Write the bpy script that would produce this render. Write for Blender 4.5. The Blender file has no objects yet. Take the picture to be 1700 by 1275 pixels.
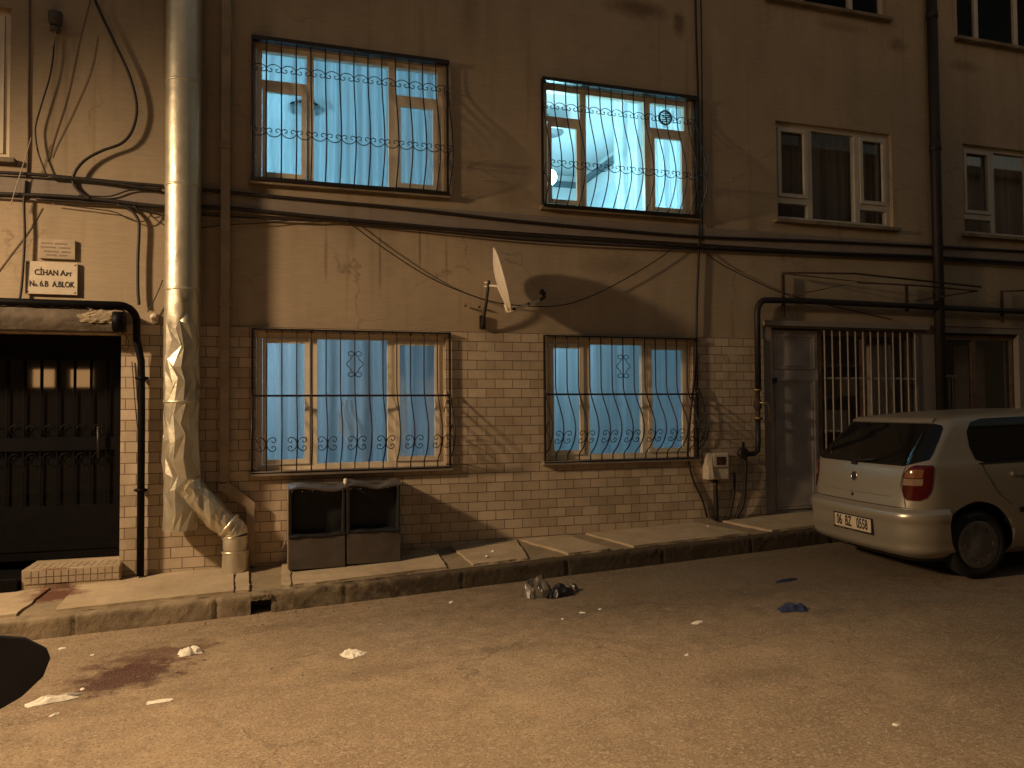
import bpy, bmesh, math, random
from mathutils import Vector, Matrix, noise
random.seed(7)
R = math.radians
SC = bpy.context.scene
COL = SC.collection

# ------------------------------------------------------------------ camera
YAW, PITCH, ROLL, FPX, DIST, EYE = R(17.373), R(1.782), R(-0.400), 1277.0, 7.65, 1.66
_cy, _sy, _cp, _sp = math.cos(YAW), math.sin(YAW), math.cos(PITCH), math.sin(PITCH)
FW = Vector((_sy*_cp, _cy*_cp, _sp)); _r0 = Vector((_cy, -_sy, 0)); _u0 = _r0.cross(FW)
RT = _r0*math.cos(ROLL) + _u0*math.sin(ROLL); UP = -_r0*math.sin(ROLL) + _u0*math.cos(ROLL)
EYEP = Vector((0, -DIST, EYE))
cam_d = bpy.data.cameras.new('camera'); cam = bpy.data.objects.new('camera', cam_d); COL.objects.link(cam)
cam_d.sensor_width = 36; cam_d.lens = 36*FPX/1700; cam_d.clip_start = 0.05; cam_d.clip_end = 500
cam.matrix_world = Matrix(((RT.x, UP.x, -FW.x, 0), (RT.y, UP.y, -FW.y, -DIST), (RT.z, UP.z, -FW.z, EYE), (0, 0, 0, 1)))
SC.camera = cam

# ------------------------------------------------------------------ night sky, exposure
w = bpy.data.worlds.new("World"); SC.world = w; w.use_nodes = True
nt = w.node_tree; nt.nodes.clear()
sky = nt.nodes.new('ShaderNodeTexSky'); sky.sky_type = 'NISHITA'; sky.sun_disc = False
sky.sun_elevation = R(3.2); sky.sun_rotation = R(200)
bg = nt.nodes.new('ShaderNodeBackground'); bg.inputs['Strength'].default_value = 0.15
wo = nt.nodes.new('ShaderNodeOutputWorld')
wm = nt.nodes.new('ShaderNodeMix'); wm.data_type = 'RGBA'; wm.blend_type = 'MULTIPLY'; wm.inputs[0].default_value = 1.0; wm.inputs[7].default_value = (1.0, .74, .58, 1)   # town glow in the night air
nt.links.new(sky.outputs[0], wm.inputs[6]); nt.links.new(wm.outputs[2], bg.inputs['Color']); nt.links.new(bg.outputs[0], wo.inputs['Surface'])
SC.view_settings.view_transform = 'Standard'; SC.view_settings.look = 'None'
SC.view_settings.exposure = 0.1; SC.view_settings.gamma = 1.0
SC.render.engine = 'CYCLES'
try:
    SC.cycles.use_denoising = True
    SC.cycles.max_bounces = 6; SC.cycles.transparent_max_bounces = 16
    SC.cycles.caustics_reflective = False; SC.cycles.caustics_refractive = False
    SC.cycles.sample_clamp_indirect = 4.0
except Exception: pass
# two street lamps light this street: one on the house wall left of the door, one across the street
LAMP_POS = Vector((-5.6, -2.55, 4.7)); LAMP_COL = (1.0, 0.70, 0.415); LAMP_W = 2350; LAMP_AIM = Vector((8, .9, -5.6)); LAMP_CONE = 98
LAMP2_POS = Vector((-2.6, -8.6, 7.2)); LAMP2_W = 2750; LAMP2_AIM = Vector((2.9, 3.2, -7.2)); LAMP2_CONE = 49

# ------------------------------------------------------------------ measuring helpers
SLOPE = 0.035                                   # the street climbs to the right
def road_z(x): return SLOPE*x
def _ray(px, py): return FW + RT*((px-850)/FPX) - UP*((py-637.5)/FPX)
def W(px, py, y=0.0):                           # point on the vertical plane at y
    d = _ray(px, py); return EYEP + d*((y-EYEP.y)/d.y)
def G(px, py, dz=0.0):                          # point on the sloping ground
    d = _ray(px, py); t = (dz - EYEP.z)/(d.z - SLOPE*d.x); return EYEP + d*t
def lerp(a, b, t): return a + (b-a)*t
def fbm(v, o=4): return noise.fractal(Vector(v), 1.0, 2.0, o)

# ------------------------------------------------------------------ mesh builder
class MB:
    def __init__(s): s.v = []; s.f = []; s.sm = []
    def add(s, vs, fs, smooth=False):
        k = len(s.v); s.v += [Vector(p) for p in vs]
        for f in fs: s.f.append([k+i for i in f]); s.sm.append(smooth)
        return s
    def quad(s, a, b, c, d): return s.add([a, b, c, d], [(0, 1, 2, 3)])
    def box(s, x0, x1, y0, y1, z0, z1, bev=0.0):
        if bev <= 0:
            vs = [(x, y, z) for z in (z0, z1) for y in (y0, y1) for x in (x0, x1)]
            return s.add(vs, [(0, 2, 3, 1), (4, 5, 7, 6), (0, 1, 5, 4), (2, 6, 7, 3), (0, 4, 6, 2), (1, 3, 7, 5)])
        bm = bmesh.new(); bmesh.ops.create_cube(bm, size=1)
        for v in bm.verts: v.co = Vector(((x0+x1)/2+v.co.x*(x1-x0), (y0+y1)/2+v.co.y*(y1-y0), (z0+z1)/2+v.co.z*(z1-z0)))
        bmesh.ops.bevel(bm, geom=bm.edges[:], offset=bev, segments=2, affect='EDGES', profile=.5)
        bm.verts.index_update(); s.add([v.co.copy() for v in bm.verts], [[v.index for v in f.verts] for f in bm.faces]); bm.free(); return s
    def obox(s, c, X, Y, Z, bev=0):               # oriented box: half-vectors
        c = Vector(c); X = Vector(X); Y = Vector(Y); Z = Vector(Z)
        vs = [c+X*a+Y*b+Z*d for d in (-1, 1) for b in (-1, 1) for a in (-1, 1)]
        return s.add(vs, [(0, 2, 3, 1), (4, 5, 7, 6), (0, 1, 5, 4), (2, 6, 7, 3), (0, 4, 6, 2), (1, 3, 7, 5)])
    def tube(s, pts, r, n=8, closed=False, caps=True):
        pts = [Vector(p) for p in pts]; m = len(pts); rs = r if hasattr(r, '__len__') else [r]*m
        k = len(s.v); prev = None
        for i, p in enumerate(pts):
            if closed: t = pts[(i+1) % m]-pts[i-1]
            else: t = pts[min(i+1, m-1)]-pts[max(i-1, 0)]
            if t.length < 1e-9: t = Vector((0, 0, 1))
            t.normalize()
            if prev is None:
                a = Vector((0, 0, 1)) if abs(t.z) < .9 else Vector((1, 0, 0)); nrm = (a - t*a.dot(t)).normalized()
            else:
                nrm = prev - t*prev.dot(t)
                nrm = nrm.normalized() if nrm.length > 1e-6 else prev
            prev = nrm; b = t.cross(nrm)
            for j in range(n):
                an = 2*math.pi*j/n + math.pi/n; s.v.append(p + (nrm*math.cos(an)+b*math.sin(an))*rs[i])
        for i in range(m if closed else m-1):
            for j in range(n):
                a = k+i*n+j; b2 = k+i*n+(j+1) % n; c = k+((i+1) % m)*n+(j+1) % n; d = k+((i+1) % m)*n+j
                s.f.append([a, b2, c, d]); s.sm.append(n > 5)
        if caps and not closed:
            s.f.append([k+j for j in range(n)][::-1]); s.sm.append(False)
            s.f.append([k+(m-1)*n+j for j in range(n)]); s.sm.append(False)
        return s
    def lathe(s, prof, c, axis, n=28, caps=True):  # prof: (radius, height) along axis
        axis = Vector(axis).normalized(); a = Vector((0, 0, 1)) if abs(axis.z) < .9 else Vector((1, 0, 0))
        X = (a-axis*a.dot(axis)).normalized(); Y = axis.cross(X); c = Vector(c); k = len(s.v)
        for r, h in prof:
            for j in range(n):
                t = 2*math.pi*j/n; s.v.append(c+axis*h+(X*math.cos(t)+Y*math.sin(t))*r)
        for i in range(len(prof)-1):
            for j in range(n):
                s.f.append([k+i*n+j, k+i*n+(j+1) % n, k+(i+1)*n+(j+1) % n, k+(i+1)*n+j]); s.sm.append(True)
        if caps:
            s.f.append([k+j for j in range(n)][::-1]); s.sm.append(False)
            s.f.append([k+(len(prof)-1)*n+j for j in range(n)]); s.sm.append(False)
        return s
    def grid(s, fn, nu, nv, smooth=True):
        k = len(s.v)
        for i in range(nu+1):
            for j in range(nv+1): s.v.append(Vector(fn(i/nu, j/nv)))
        for i in range(nu):
            for j in range(nv):
                a = k+i*(nv+1)+j; s.f.append([a, a+1, a+nv+2, a+nv+1]); s.sm.append(smooth)
        return s
    def prism(s, poly, off):                      # extrude a polygon (3-D points) by a vector
        off = Vector(off); n = len(poly); k = len(s.v)
        s.v += [Vector(p) for p in poly]+[Vector(p)+off for p in poly]
        s.f.append([k+i for i in range(n)]); s.f.append([k+n+i for i in range(n)][::-1])
        for i in range(n): s.f.append([k+i, k+n+i, k+n+(i+1) % n, k+(i+1) % n])
        s.sm += [False]*(n+2); return s
    def holed(s, u0, u1, v0, v1, holes, P, step=3.0):   # flat sheet with rectangular holes; P(u,v)->point
        us = sorted({u0, u1} | {c for h in holes for c in h[:2] if u0 < c < u1})
        vs = sorted({v0, v1} | {c for h in holes for c in h[2:4] if v0 < c < v1})
        for i in range(len(us)-1):
            for j in range(len(vs)-1):
                cu = (us[i]+us[i+1])/2; cv = (vs[j]+vs[j+1])/2
                if any(h[0] < cu < h[1] and h[2] < cv < h[3] for h in holes): continue
                s.quad(P(us[i], vs[j]), P(us[i+1], vs[j]), P(us[i+1], vs[j+1]), P(us[i], vs[j+1]))
        return s
    def build(s, name, mat, parent=None, root=None):
        me = bpy.data.meshes.new(name); o0 = root.location if root else Vector((0, 0, 0))
        me.from_pydata([v-o0 for v in s.v], [], s.f); me.update()
        bm = bmesh.new(); bm.from_mesh(me); bmesh.ops.recalc_face_normals(bm, faces=bm.faces); bm.to_mesh(me); bm.free()
        if len(me.polygons) == len(s.sm): me.polygons.foreach_set('use_smooth', s.sm)
        me.materials.append(mat); o = bpy.data.objects.new(name, me); COL.objects.link(o)
        if parent: o.parent = parent
        return o

def tag(o, label=None, cat=None, group=None, kind=None):
    if label: o['label'] = label
    if cat: o['category'] = cat
    if group: o['group'] = group
    if kind: o['kind'] = kind
    return o
def thing(name, label, cat, loc, group=None):
    o = bpy.data.objects.new(name, None); COL.objects.link(o); o.location = loc; o.empty_display_size = .1
    return tag(o, label, cat, group)
def smooth_path(pts, n=10):                       # Catmull-Rom
    pts = [Vector(p) for p in pts]; q = [pts[0]*2-pts[1]]+pts+[pts[-1]*2-pts[-2]]; out = []
    for i in range(1, len(q)-2):
        for k in range(n):
            t = k/n; a, b, c, d = q[i-1], q[i], q[i+1], q[i+2]
            out.append(.5*((2*b)+(-a+c)*t+(2*a-5*b+4*c-d)*t*t+(-a+3*b-3*c+d)*t**3))
    return out+[pts[-1]]
def text_mesh(txt, size, origin, X, Z, name, mat, parent, root, depth=.0015, sx=1.0, bold=0.0, align='CENTER'):
    cu = bpy.data.curves.new(name, 'FONT'); cu.body = txt; cu.size = size; cu.extrude = depth; cu.align_x = align; cu.align_y = 'CENTER'; cu.offset = bold
    to = bpy.data.objects.new(name, cu); COL.objects.link(to); dg = bpy.context.evaluated_depsgraph_get(); dg.update()
    me = bpy.data.meshes.new_from_object(to.evaluated_get(dg)); COL.objects.unlink(to); bpy.data.objects.remove(to)
    X = Vector(X).normalized(); Z = Vector(Z).normalized(); N = X.cross(Z); o0 = root.location if root else Vector()
    for v in me.vertices: v.co = Vector(origin) + X*v.co.x*sx + Z*v.co.y + N*v.co.z - o0
    me.materials.clear(); me.materials.append(mat); me.name = name
    o = bpy.data.objects.new(name, me); COL.objects.link(o); o.parent = parent; return o

# ------------------------------------------------------------------ materials
class N:
    def __init__(s, name):
        s.m = bpy.data.materials.new(name); s.m.use_nodes = True; s.t = s.m.node_tree; s.t.nodes.clear()
        s.out = s.t.nodes.new('ShaderNodeOutputMaterial'); s.b = s.t.nodes.new('ShaderNodeBsdfPrincipled')
        s.t.links.new(s.b.outputs[0], s.out.inputs['Surface']); s.tc = s.t.nodes.new('ShaderNodeTexCoord')
        s.geo = s.t.nodes.new('ShaderNodeNewGeometry'); s.co = s.geo.outputs['Position']
    def n(s, ty, **kw):
        x = s.t.nodes.new(ty)
        for k, v in kw.items():
            if k in x.inputs.keys(): s.set(x, k, v)
            else: setattr(x, k, v)
        return x
    def set(s, x, k, v):
        if hasattr(v, 'is_output') or isinstance(v, bpy.types.NodeSocket): s.t.links.new(v, x.inputs[k])
        else: x.inputs[k].default_value = v
    def scale(s, co, sx, sy, sz, off=(0, 0, 0)):
        m = s.n('ShaderNodeMapping'); s.t.links.new(co, m.inputs['Vector']); m.inputs['Scale'].default_value = (sx, sy, sz); m.inputs['Location'].default_value = off
        return m.outputs[0]
    def noise(s, sc, det=4, rough=.55, co=None, dist=0):
        x = s.n('ShaderNodeTexNoise'); s.t.links.new(co or s.co, x.inputs['Vector']); x.inputs['Scale'].default_value = sc; x.inputs['Detail'].default_value = det
        x.inputs['Roughness'].default_value = rough; x.inputs['Distortion'].default_value = dist; return x.outputs['Fac']
    def vor(s, sc, co=None, feat='F1'):
        x = s.n('ShaderNodeTexVoronoi'); x.feature = feat; s.t.links.new(co or s.co, x.inputs['Vector']); x.inputs['Scale'].default_value = sc; return x
    def ramp(s, fac, *stops, interp='LINEAR'):
        x = s.n('ShaderNodeValToRGB'); s.t.links.new(fac, x.inputs[0]); e = x.color_ramp.elements; x.color_ramp.interpolation = interp
        while len(e) < len(stops): e.new(.5)
        for i, (p, c) in enumerate(stops):
            e[i].position = p; e[i].color = (c, c, c, 1) if not hasattr(c, '__len__') else (*c, 1)
        return x.outputs[0]
    def mix(s, fac, a, b, mode='MIX'):
        x = s.n('ShaderNodeMix'); x.data_type = 'RGBA'; x.blend_type = mode
        for k, v in ((0, fac), (6, a), (7, b)):
            if isinstance(v, bpy.types.NodeSocket): s.t.links.new(v, x.inputs[k])
            else: x.inputs[k].default_value = v if k == 0 else (*v, 1)
        return x.outputs[2]
    def math(s, op, a, b=0.0, c=0.0):
        x = s.n('ShaderNodeMath'); x.operation = op
        for i, v in enumerate((a, b, c)):
            if isinstance(v, bpy.types.NodeSocket): s.t.links.new(v, x.inputs[i])
            else: x.inputs[i].default_value = v
        return x.outputs[0]
    def ell(s, cx, cy, rx, ry, warp=.0, ang=0.0, zy=False):    # soft 1..0 spot on the ground at a place in the world
        sp = s.n('ShaderNodeSeparateXYZ'); s.t.links.new(s.co, sp.inputs[0])
        X = s.math('SUBTRACT', sp.outputs[0], cx); Y = s.math('SUBTRACT', sp.outputs[2 if zy else 1], cy)
        ca, sa = math.cos(ang), math.sin(ang)
        u = s.math('DIVIDE', s.math('ADD', s.math('MULTIPLY', X, ca), s.math('MULTIPLY', Y, sa)), rx)
        v = s.math('DIVIDE', s.math('SUBTRACT', s.math('MULTIPLY', Y, ca), s.math('MULTIPLY', X, sa)), ry)
        d = s.math('SQRT', s.math('ADD', s.math('MULTIPLY', u, u), s.math('MULTIPLY', v, v)))
        if warp: d = s.math('ADD', d, s.math('MULTIPLY', s.math('SUBTRACT', s.noise(9, 5, .65), .5), warp))
        return s.math('SUBTRACT', 1.0, d)
    def bump(s, h, st=.3, d=.01):
        x = s.n('ShaderNodeBump'); s.t.links.new(h, x.inputs['Height']); x.inputs['Strength'].default_value = st; x.inputs['Distance'].default_value = d
        s.t.links.new(x.outputs[0], s.b.inputs['Normal'])
    def base(s, c, rough=.6, metal=0.0, spec=None):
        s.set(s.b, 'Base Color', c if isinstance(c, bpy.types.NodeSocket) else (*c, 1)); s.set(s.b, 'Roughness', rough); s.set(s.b, 'Metallic', metal)
        if spec is not None: s.set(s.b, 'Specular IOR Level', spec)
        return s
def simple(name, col, rough=.6, metal=0.0, var=.25, sc=12, bump=0.0, spec=None):
    a = N(name); f = a.noise(sc, 5); dark = tuple(c*(1-var) for c in col); lite = tuple(min(1, c*(1+var)) for c in col)
    a.base(a.ramp(f, (.3, dark), (.7, lite)), rough, metal, spec)
    if bump: a.bump(a.noise(sc*4, 4), bump, .005)
    return a.m
M = {}
def mk_stucco(name, tint, dark_marks=False):
    a = N(name); big = a.noise(.9, 5, .6); streak = a.noise(1.0, 5, .6, a.scale(a.co, 3.0, 1, .55)); brush = a.noise(1.0, 4, .6, a.scale(a.co, 5, 5, 60)); fine = a.noise(140, 3)
    c = a.ramp(big, (.28, tuple(t*.78 for t in tint)), (.72, tint))
    c = a.mix(a.math('MULTIPLY', a.ramp(streak, (.42, 0.0), (.72, 1.0)), .55), c, tuple(t*.62 for t in tint))
    c = a.mix(a.math('MULTIPLY', a.ramp(brush, (.4, 0.0), (.65, 1.0)), .30), c, tuple(min(1, t*1.2) for t in tint))
    run = a.ramp(a.noise(1.0, 3, .5, a.scale(a.co, 9, 1, .35)), (.60, 0.0), (.68, 1.0)); c = a.mix(a.math('MULTIPLY', run, .35), c, (tint[0]*.5, tint[1]*.46, tint[2]*.42))
    gr = a.ramp(a.noise(2.2, 6, .7), (.62, 0.0), (.72, 1.0)); c = a.mix(a.math('MULTIPLY', gr, .4), c, (tint[0]*.6, tint[1]*.55, tint[2]*.5))
    if dark_marks:  # drip runs below the band, broader dark blotches below the top sills
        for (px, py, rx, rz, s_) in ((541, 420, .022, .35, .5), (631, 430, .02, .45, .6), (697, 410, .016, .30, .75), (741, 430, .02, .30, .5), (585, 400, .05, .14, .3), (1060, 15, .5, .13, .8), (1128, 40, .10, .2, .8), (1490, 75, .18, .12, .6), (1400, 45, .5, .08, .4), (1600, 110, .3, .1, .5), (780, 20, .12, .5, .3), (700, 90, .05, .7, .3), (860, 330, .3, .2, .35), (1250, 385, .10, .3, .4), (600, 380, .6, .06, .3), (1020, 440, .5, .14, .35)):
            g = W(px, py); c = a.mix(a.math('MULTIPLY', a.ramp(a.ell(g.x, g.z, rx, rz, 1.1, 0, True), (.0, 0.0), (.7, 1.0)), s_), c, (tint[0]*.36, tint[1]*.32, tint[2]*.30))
        ckv = a.n('ShaderNodeTexVoronoi'); ckv.feature = 'DISTANCE_TO_EDGE'; ckv.inputs['Scale'].default_value = .7; nz = a.n('ShaderNodeTexNoise'); nz.inputs['Scale'].default_value = 2.5; nz.inputs['Detail'].default_value = 6; a.t.links.new(a.co, nz.inputs['Vector'])
        wv = a.n('ShaderNodeVectorMath'); wv.operation = 'MULTIPLY_ADD'; a.t.links.new(nz.outputs['Color'], wv.inputs[0]); wv.inputs[1].default_value = (.6, .6, .6); a.t.links.new(a.co, wv.inputs[2]); a.t.links.new(wv.outputs[0], ckv.inputs['Vector'])
        ck = a.math('MULTIPLY', a.ramp(ckv.outputs['Distance'], (.0, 1.0), (.006, 0.0)), a.ramp(a.noise(.8, 3), (.5, 0.0), (.58, 1.0))); c = a.mix(a.math('MULTIPLY', ck, .55), c, (tint[0]*.35, tint[1]*.3, tint[2]*.28))
    a.base(c, .92, 0, .2); h = a.math('ADD', a.math('MULTIPLY', fine, .35), brush); a.bump(h, .35, .006); return a.m
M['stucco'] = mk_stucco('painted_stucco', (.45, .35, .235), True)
M['stucco_grey'] = mk_stucco('grey_stucco', (.33, .28, .235))
M['band'] = mk_stucco('band_paint', (.30, .245, .20))
def mk_tile():
    a = N('facing_tile'); sp = a.n('ShaderNodeSeparateXYZ'); a.t.links.new(a.co, sp.inputs[0])
    cb = a.n('ShaderNodeCombineXYZ'); a.t.links.new(sp.outputs[0], cb.inputs[0]); a.t.links.new(a.math('SUBTRACT', sp.outputs[2], 2.445), cb.inputs[1])
    wob = a.n('ShaderNodeTexNoise'); a.t.links.new(a.co, wob.inputs['Vector']); wob.inputs['Scale'].default_value = 3
    wv = a.n('ShaderNodeVectorMath'); wv.operation = 'MULTIPLY_ADD'; a.t.links.new(wob.outputs['Color'], wv.inputs[0]); wv.inputs[1].default_value = (.008, .008, 0); a.t.links.new(cb.outputs[0], wv.inputs[2])
    b = a.n('ShaderNodeTexBrick'); a.t.links.new(wv.outputs[0], b.inputs['Vector'])
    for k, v in (('Scale', 1.0), ('Mortar Size', .0042), ('Mortar Smooth', .3), ('Bias', 0.0), ('Brick Width', .192), ('Row Height', .0965)): b.inputs[k].default_value = v
    b.inputs['Color1'].default_value = (.47, .365, .25, 1); b.inputs['Color2'].default_value = (.65, .52, .37, 1); b.inputs['Mortar'].default_value = (.15, .105, .066, 1)
    dirt = a.ramp(a.noise(2.4, 6, .65), (.42, 0.0), (.75, 1.0)); c = a.mix(a.math('MULTIPLY', dirt, .4), b.outputs['Color'], (.20, .145, .095))
    mj = a.math('MULTIPLY', b.outputs['Fac'], a.ramp(a.noise(2.6, 4), (.45, 0.0), (.62, 1.0))); c = a.mix(a.math('MULTIPLY', mj, .55), c, (.26, .20, .135))
    for (px, py, rx, rz) in ((815, 590, .085, .05), (806, 572, .06, .03), (1215, 588, .07, .09), (1180, 655, .05, .05)):
        g = W(px, py); c = a.mix(a.math('MULTIPLY', a.ramp(a.ell(g.x, g.z, rx, rz, .7, 0, True), (.05, 0.0), (.2, 1.0)), .7), c, (.56, .46, .33))
    bl = a.ramp(a.noise(1.0, 5, .65, a.scale(a.co, 2.2, 1, .9)), (.52, 0.0), (.70, 1.0)); c = a.mix(a.math('MULTIPLY', bl, .4), c, (.17, .12, .075))
    chip = a.ramp(a.noise(30, 4, .6), (.70, 0.0), (.74, 1.0)); c = a.mix(a.math('MULTIPLY', chip, .6), c, (.13, .09, .06))
    a.base(c, .55, 0, .35); h = a.math('ADD', a.math('MULTIPLY', b.outputs['Fac'], -1.0), a.math('MULTIPLY', a.noise(60, 3), .12)); a.bump(h, .6, .004); return a.m
M['tile'] = mk_tile()
def mk_asphalt():
    a = N('worn_asphalt'); v1 = a.vor(105); v2 = a.vor(64); big = a.noise(.55, 5, .6); mid = a.noise(5, 6, .65)
    c = a.ramp(mid, (.3, (.235, .172, .105)), (.7, (.40, .295, .185)))
    c = a.mix(a.math('MULTIPLY', a.ramp(big, (.42, 0.0), (.62, 1.0)), .45), c, (.17, .125, .08))
    trk = a.noise(1.0, 4, .6, a.scale(a.co, .35, 2.4, 1)); c = a.mix(a.math('MULTIPLY', a.ramp(trk, (.5, 0.0), (.66, 1.0)), .35), c, (.15, .108, .068))
    smooth_ = a.ramp(a.noise(1.1, 4, .6), (.45, 0.0), (.6, 1.0)); c = a.mix(a.math('MULTIPLY', smooth_, .30), c, (.33, .245, .155))
    cr = a.n('ShaderNodeTexVoronoi'); cr.feature = 'DISTANCE_TO_EDGE'; cr.inputs['Scale'].default_value = .62; wv = a.n('ShaderNodeVectorMath'); wv.operation = 'MULTIPLY_ADD'; nz = a.n('ShaderNodeTexNoise'); nz.inputs['Scale'].default_value = 3.0; nz.inputs['Detail'].default_value = 6
    a.t.links.new(a.co, nz.inputs['Vector']); a.t.links.new(nz.outputs['Color'], wv.inputs[0]); wv.inputs[1].default_value = (.5, .5, .5); a.t.links.new(a.co, wv.inputs[2]); a.t.links.new(wv.outputs[0], cr.inputs['Vector'])
    ck = a.math('MULTIPLY', a.ramp(cr.outputs['Distance'], (.0, 1.0), (.010, 0.0)), a.ramp(a.noise(.9, 3), (.50, 0.0), (.60, 1.0))); c = a.mix(a.math('MULTIPLY', ck, .6), c, (.07, .05, .033))
    stone = a.n('ShaderNodeSeparateColor'); a.t.links.new(v1.outputs['Color'], stone.inputs[0])
    c = a.mix(a.math('MULTIPLY', a.ramp(stone.outputs[0], (.74, 0.0), (.84, 1.0)), .42), c, (.46, .36, .245))
    c = a.mix(a.math('MULTIPLY', a.ramp(stone.outputs[1], (.76, 0.0), (.86, 1.0)), .42), c, (.10, .07, .045))
    st2 = a.n('ShaderNodeSeparateColor'); a.t.links.new(v2.outputs['Color'], st2.inputs[0])
    c = a.mix(a.math('MULTIPLY', a.ramp(st2.outputs[0], (.94, 0.0), (.96, 1.0)), .55), c, (.44, .36, .26))
    kerb_dark = a.math('MULTIPLY', a.ramp(a.ell(4.4, -1.5, 4.6, 1.9, 1.1), (0.0, 0.0), (.6, 1.0)), .54); c = a.mix(kerb_dark, c, (.055, .042, .03))  # broad darker ellipse on the road along the kerb, towards the right
    g1 = G(213, 1122); g2 = G(255, 1090)
    st = a.ramp(a.ell(g1.x, g1.y, .40, .34, 2.2, .5), (.06, 0.0), (.5, 1.0)); c = a.mix(a.math('MULTIPLY', st, .86), c, (.050, .011, .012))
    st = a.ramp(a.ell(g2.x, g2.y, .50, .30, 2.4, .3), (.08, 0.0), (.6, 1.0)); c = a.mix(a.math('MULTIPLY', st, .66), c, (.070, .018, .016))
    for px, py, rx, ry in ((150, 1097, .06, .03), (395, 1110, .07, .05), (1380, 1015, .30, .12), (640, 1110, .45, .2), (330, 1145, .3, .1), (470, 1040, .5, .16), (1000, 1010, .8, .2), (132, 1240, .05, .16), (1250, 1120, .5, .2), (840, 1075, .5, .12)):
        g = G(px, py); c = a.mix(a.math('MULTIPLY', a.ramp(a.ell(g.x, g.y, rx, ry, 1.0), (.1, 0.0), (.8, 1.0)), .28), c, (.06, .044, .03))
    a.base(c, .85, 0, .3); spk = a.noise(125, 3, .7); c = a.mix(a.math('MULTIPLY', a.ramp(spk, (.55, 0.0), (.64, 1.0)), .44), c, (.50, .40, .28)); c = a.mix(a.math('MULTIPLY', a.ramp(spk, (.34, 1.0), (.44, 0.0)), .45), c, (.07, .05, .032)); a.set(a.b, 'Base Color', c); h = a.math('ADD', a.math('MULTIPLY', spk, .5), a.math('MULTIPLY', mid, .8)); a.bump(h, .4, .010); return a.m
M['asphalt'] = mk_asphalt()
def mk_concrete(name, lo, hi, red=False, bumpy=.4, right_shade=False):
    a = N(name); c = a.ramp(a.noise(3.2, 6, .65), (.3, lo), (.72, hi)); sp = a.ramp(a.noise(45, 3), (.62, 0.0), (.7, 1.0)); c = a.mix(a.math('MULTIPLY', sp, .5), c, tuple(x*.5 for x in lo))
    sp = a.ramp(a.noise(1.3, 6, .7), (.55, 0.0), (.7, 1.0)); c = a.mix(a.math('MULTIPLY', sp, .45), c, tuple(x*.6 for x in lo))
    if red:
        g = G(88, 992, .17); st = a.ramp(a.ell(g.x, g.y, .24, .26, 1.8, .9), (.05, 0.0), (.45, 1.0)); c = a.mix(a.math('MULTIPLY', st, .80), c, (.11, .026, .016))
        g = W(70, 948, -.1); st = a.ramp(a.ell(g.x+.1, g.y, .16, .2, 1.4, 0), (.05, 0.0), (.5, 1.0)); c = a.mix(a.math('MULTIPLY', st, .6), c, (.12, .03, .02))
    if right_shade: c = a.mix(a.math('MULTIPLY', a.ramp(a.ell(4.6, -.9, 4.9, .8, .8), (.0, 0.0), (.3, 1.0)), .85), c, (.045, .032, .022))  # weaker grazing lamplight painted into the kerb: darker to the right
    a.base(c, .9, 0, .25); a.bump(a.math('ADD', a.noise(28, 6, .7), a.math('MULTIPLY', a.noise(120, 2), .4)), bumpy, .01); return a.m
M['slab'] = mk_concrete('pavement_concrete', (.36, .28, .185), (.52, .415, .28), True)
M['dirt'] = mk_concrete('pavement_dirt', (.22, .17, .108), (.36, .285, .185), True, .8)
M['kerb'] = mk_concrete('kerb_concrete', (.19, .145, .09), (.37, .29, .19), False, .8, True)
M['canopy'] = mk_concrete('canopy_concrete', (.075, .058, .042), (.17, .135, .10), False, .5)
M['canopy_patch'] = mk_concrete('canopy_mortar', (.30, .24, .16), (.46, .37, .25), False, .9)
M['concrete'] = mk_concrete('rough_concrete', (.15, .115, .08), (.36, .29, .2), False, .8)
M['pvc'] = simple('window_pvc', (.80, .69, .52), .45, 0, .08, 6)
M['pvc_dim'] = simple('aged_window_pvc', (.52, .47, .38), .5, 0, .1, 6)
M['iron'] = simple('painted_iron', (.022, .016, .013), .45, .3, .35, 30)
M['black_pipe'] = simple('black_pipe_paint', (.004, .0035, .004), .55, .0, .3, 9, 0, .12)
M['gas_paint'] = simple('dark_pipe_paint', (.022, .016, .013), .55, .2, .4, 11)
M['cable'] = simple('cable_rubber', (.020, .013, .010), .6, 0, .3, 20)
M['cable_pale'] = simple('pale_cable', (.42, .36, .28), .5, 0, .1, 20)
M['cable_tan'] = simple('painted_cable', (.16, .105, .065), .7, 0, .3, 20)
M['room_white'] = simple('room_plaster', (.62, .63, .64), .9, 0, .04, 2)
M['room_dim'] = simple('dim_room_plaster', (.32, .29, .25), .9, 0, .1, 2)
M['room_blue'] = simple('blue_room_plaster', (.50, .56, .60), .9, 0, .05, 2)
M['cornice'] = simple('dark_cornice', (.10, .13, .15), .7, 0, .1, 8)
M['white_paint'] = simple('white_bar_paint', (.34, .29, .24), .5, 0, .15, 14)
M['grey_door'] = simple('grey_door_paint', (.42, .37, .33), .55, .2, .25, 4, .1)
M['wood'] = simple('brown_wood', (.26, .165, .10), .6, 0, .4, 8)
M['card'] = simple('pale_cardboard', (.42, .33, .22), .8, 0, .15, 6)
M['cloth_pale'] = simple('pale_cloth', (.45, .38, .29), .9, 0, .15, 8)
M['paper'] = simple('dirty_paper', (.80, .74, .62), .8, 0, .12, 40)
M['plastic_white'] = simple('aged_white_plastic', (.55, .47, .36), .5, 0, .15, 10)
M['plastic_dark'] = simple('black_plastic', (.012, .011, .011), .45, 0, .3, 10)
M['vinyl'] = simple('black_vinyl', (.007, .007, .008), .6, 0, .15, 6, 0)
M['box_grey'] = simple('grey_box_sheet', (.085, .068, .056), .55, .1, .3, 5, .15)
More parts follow.
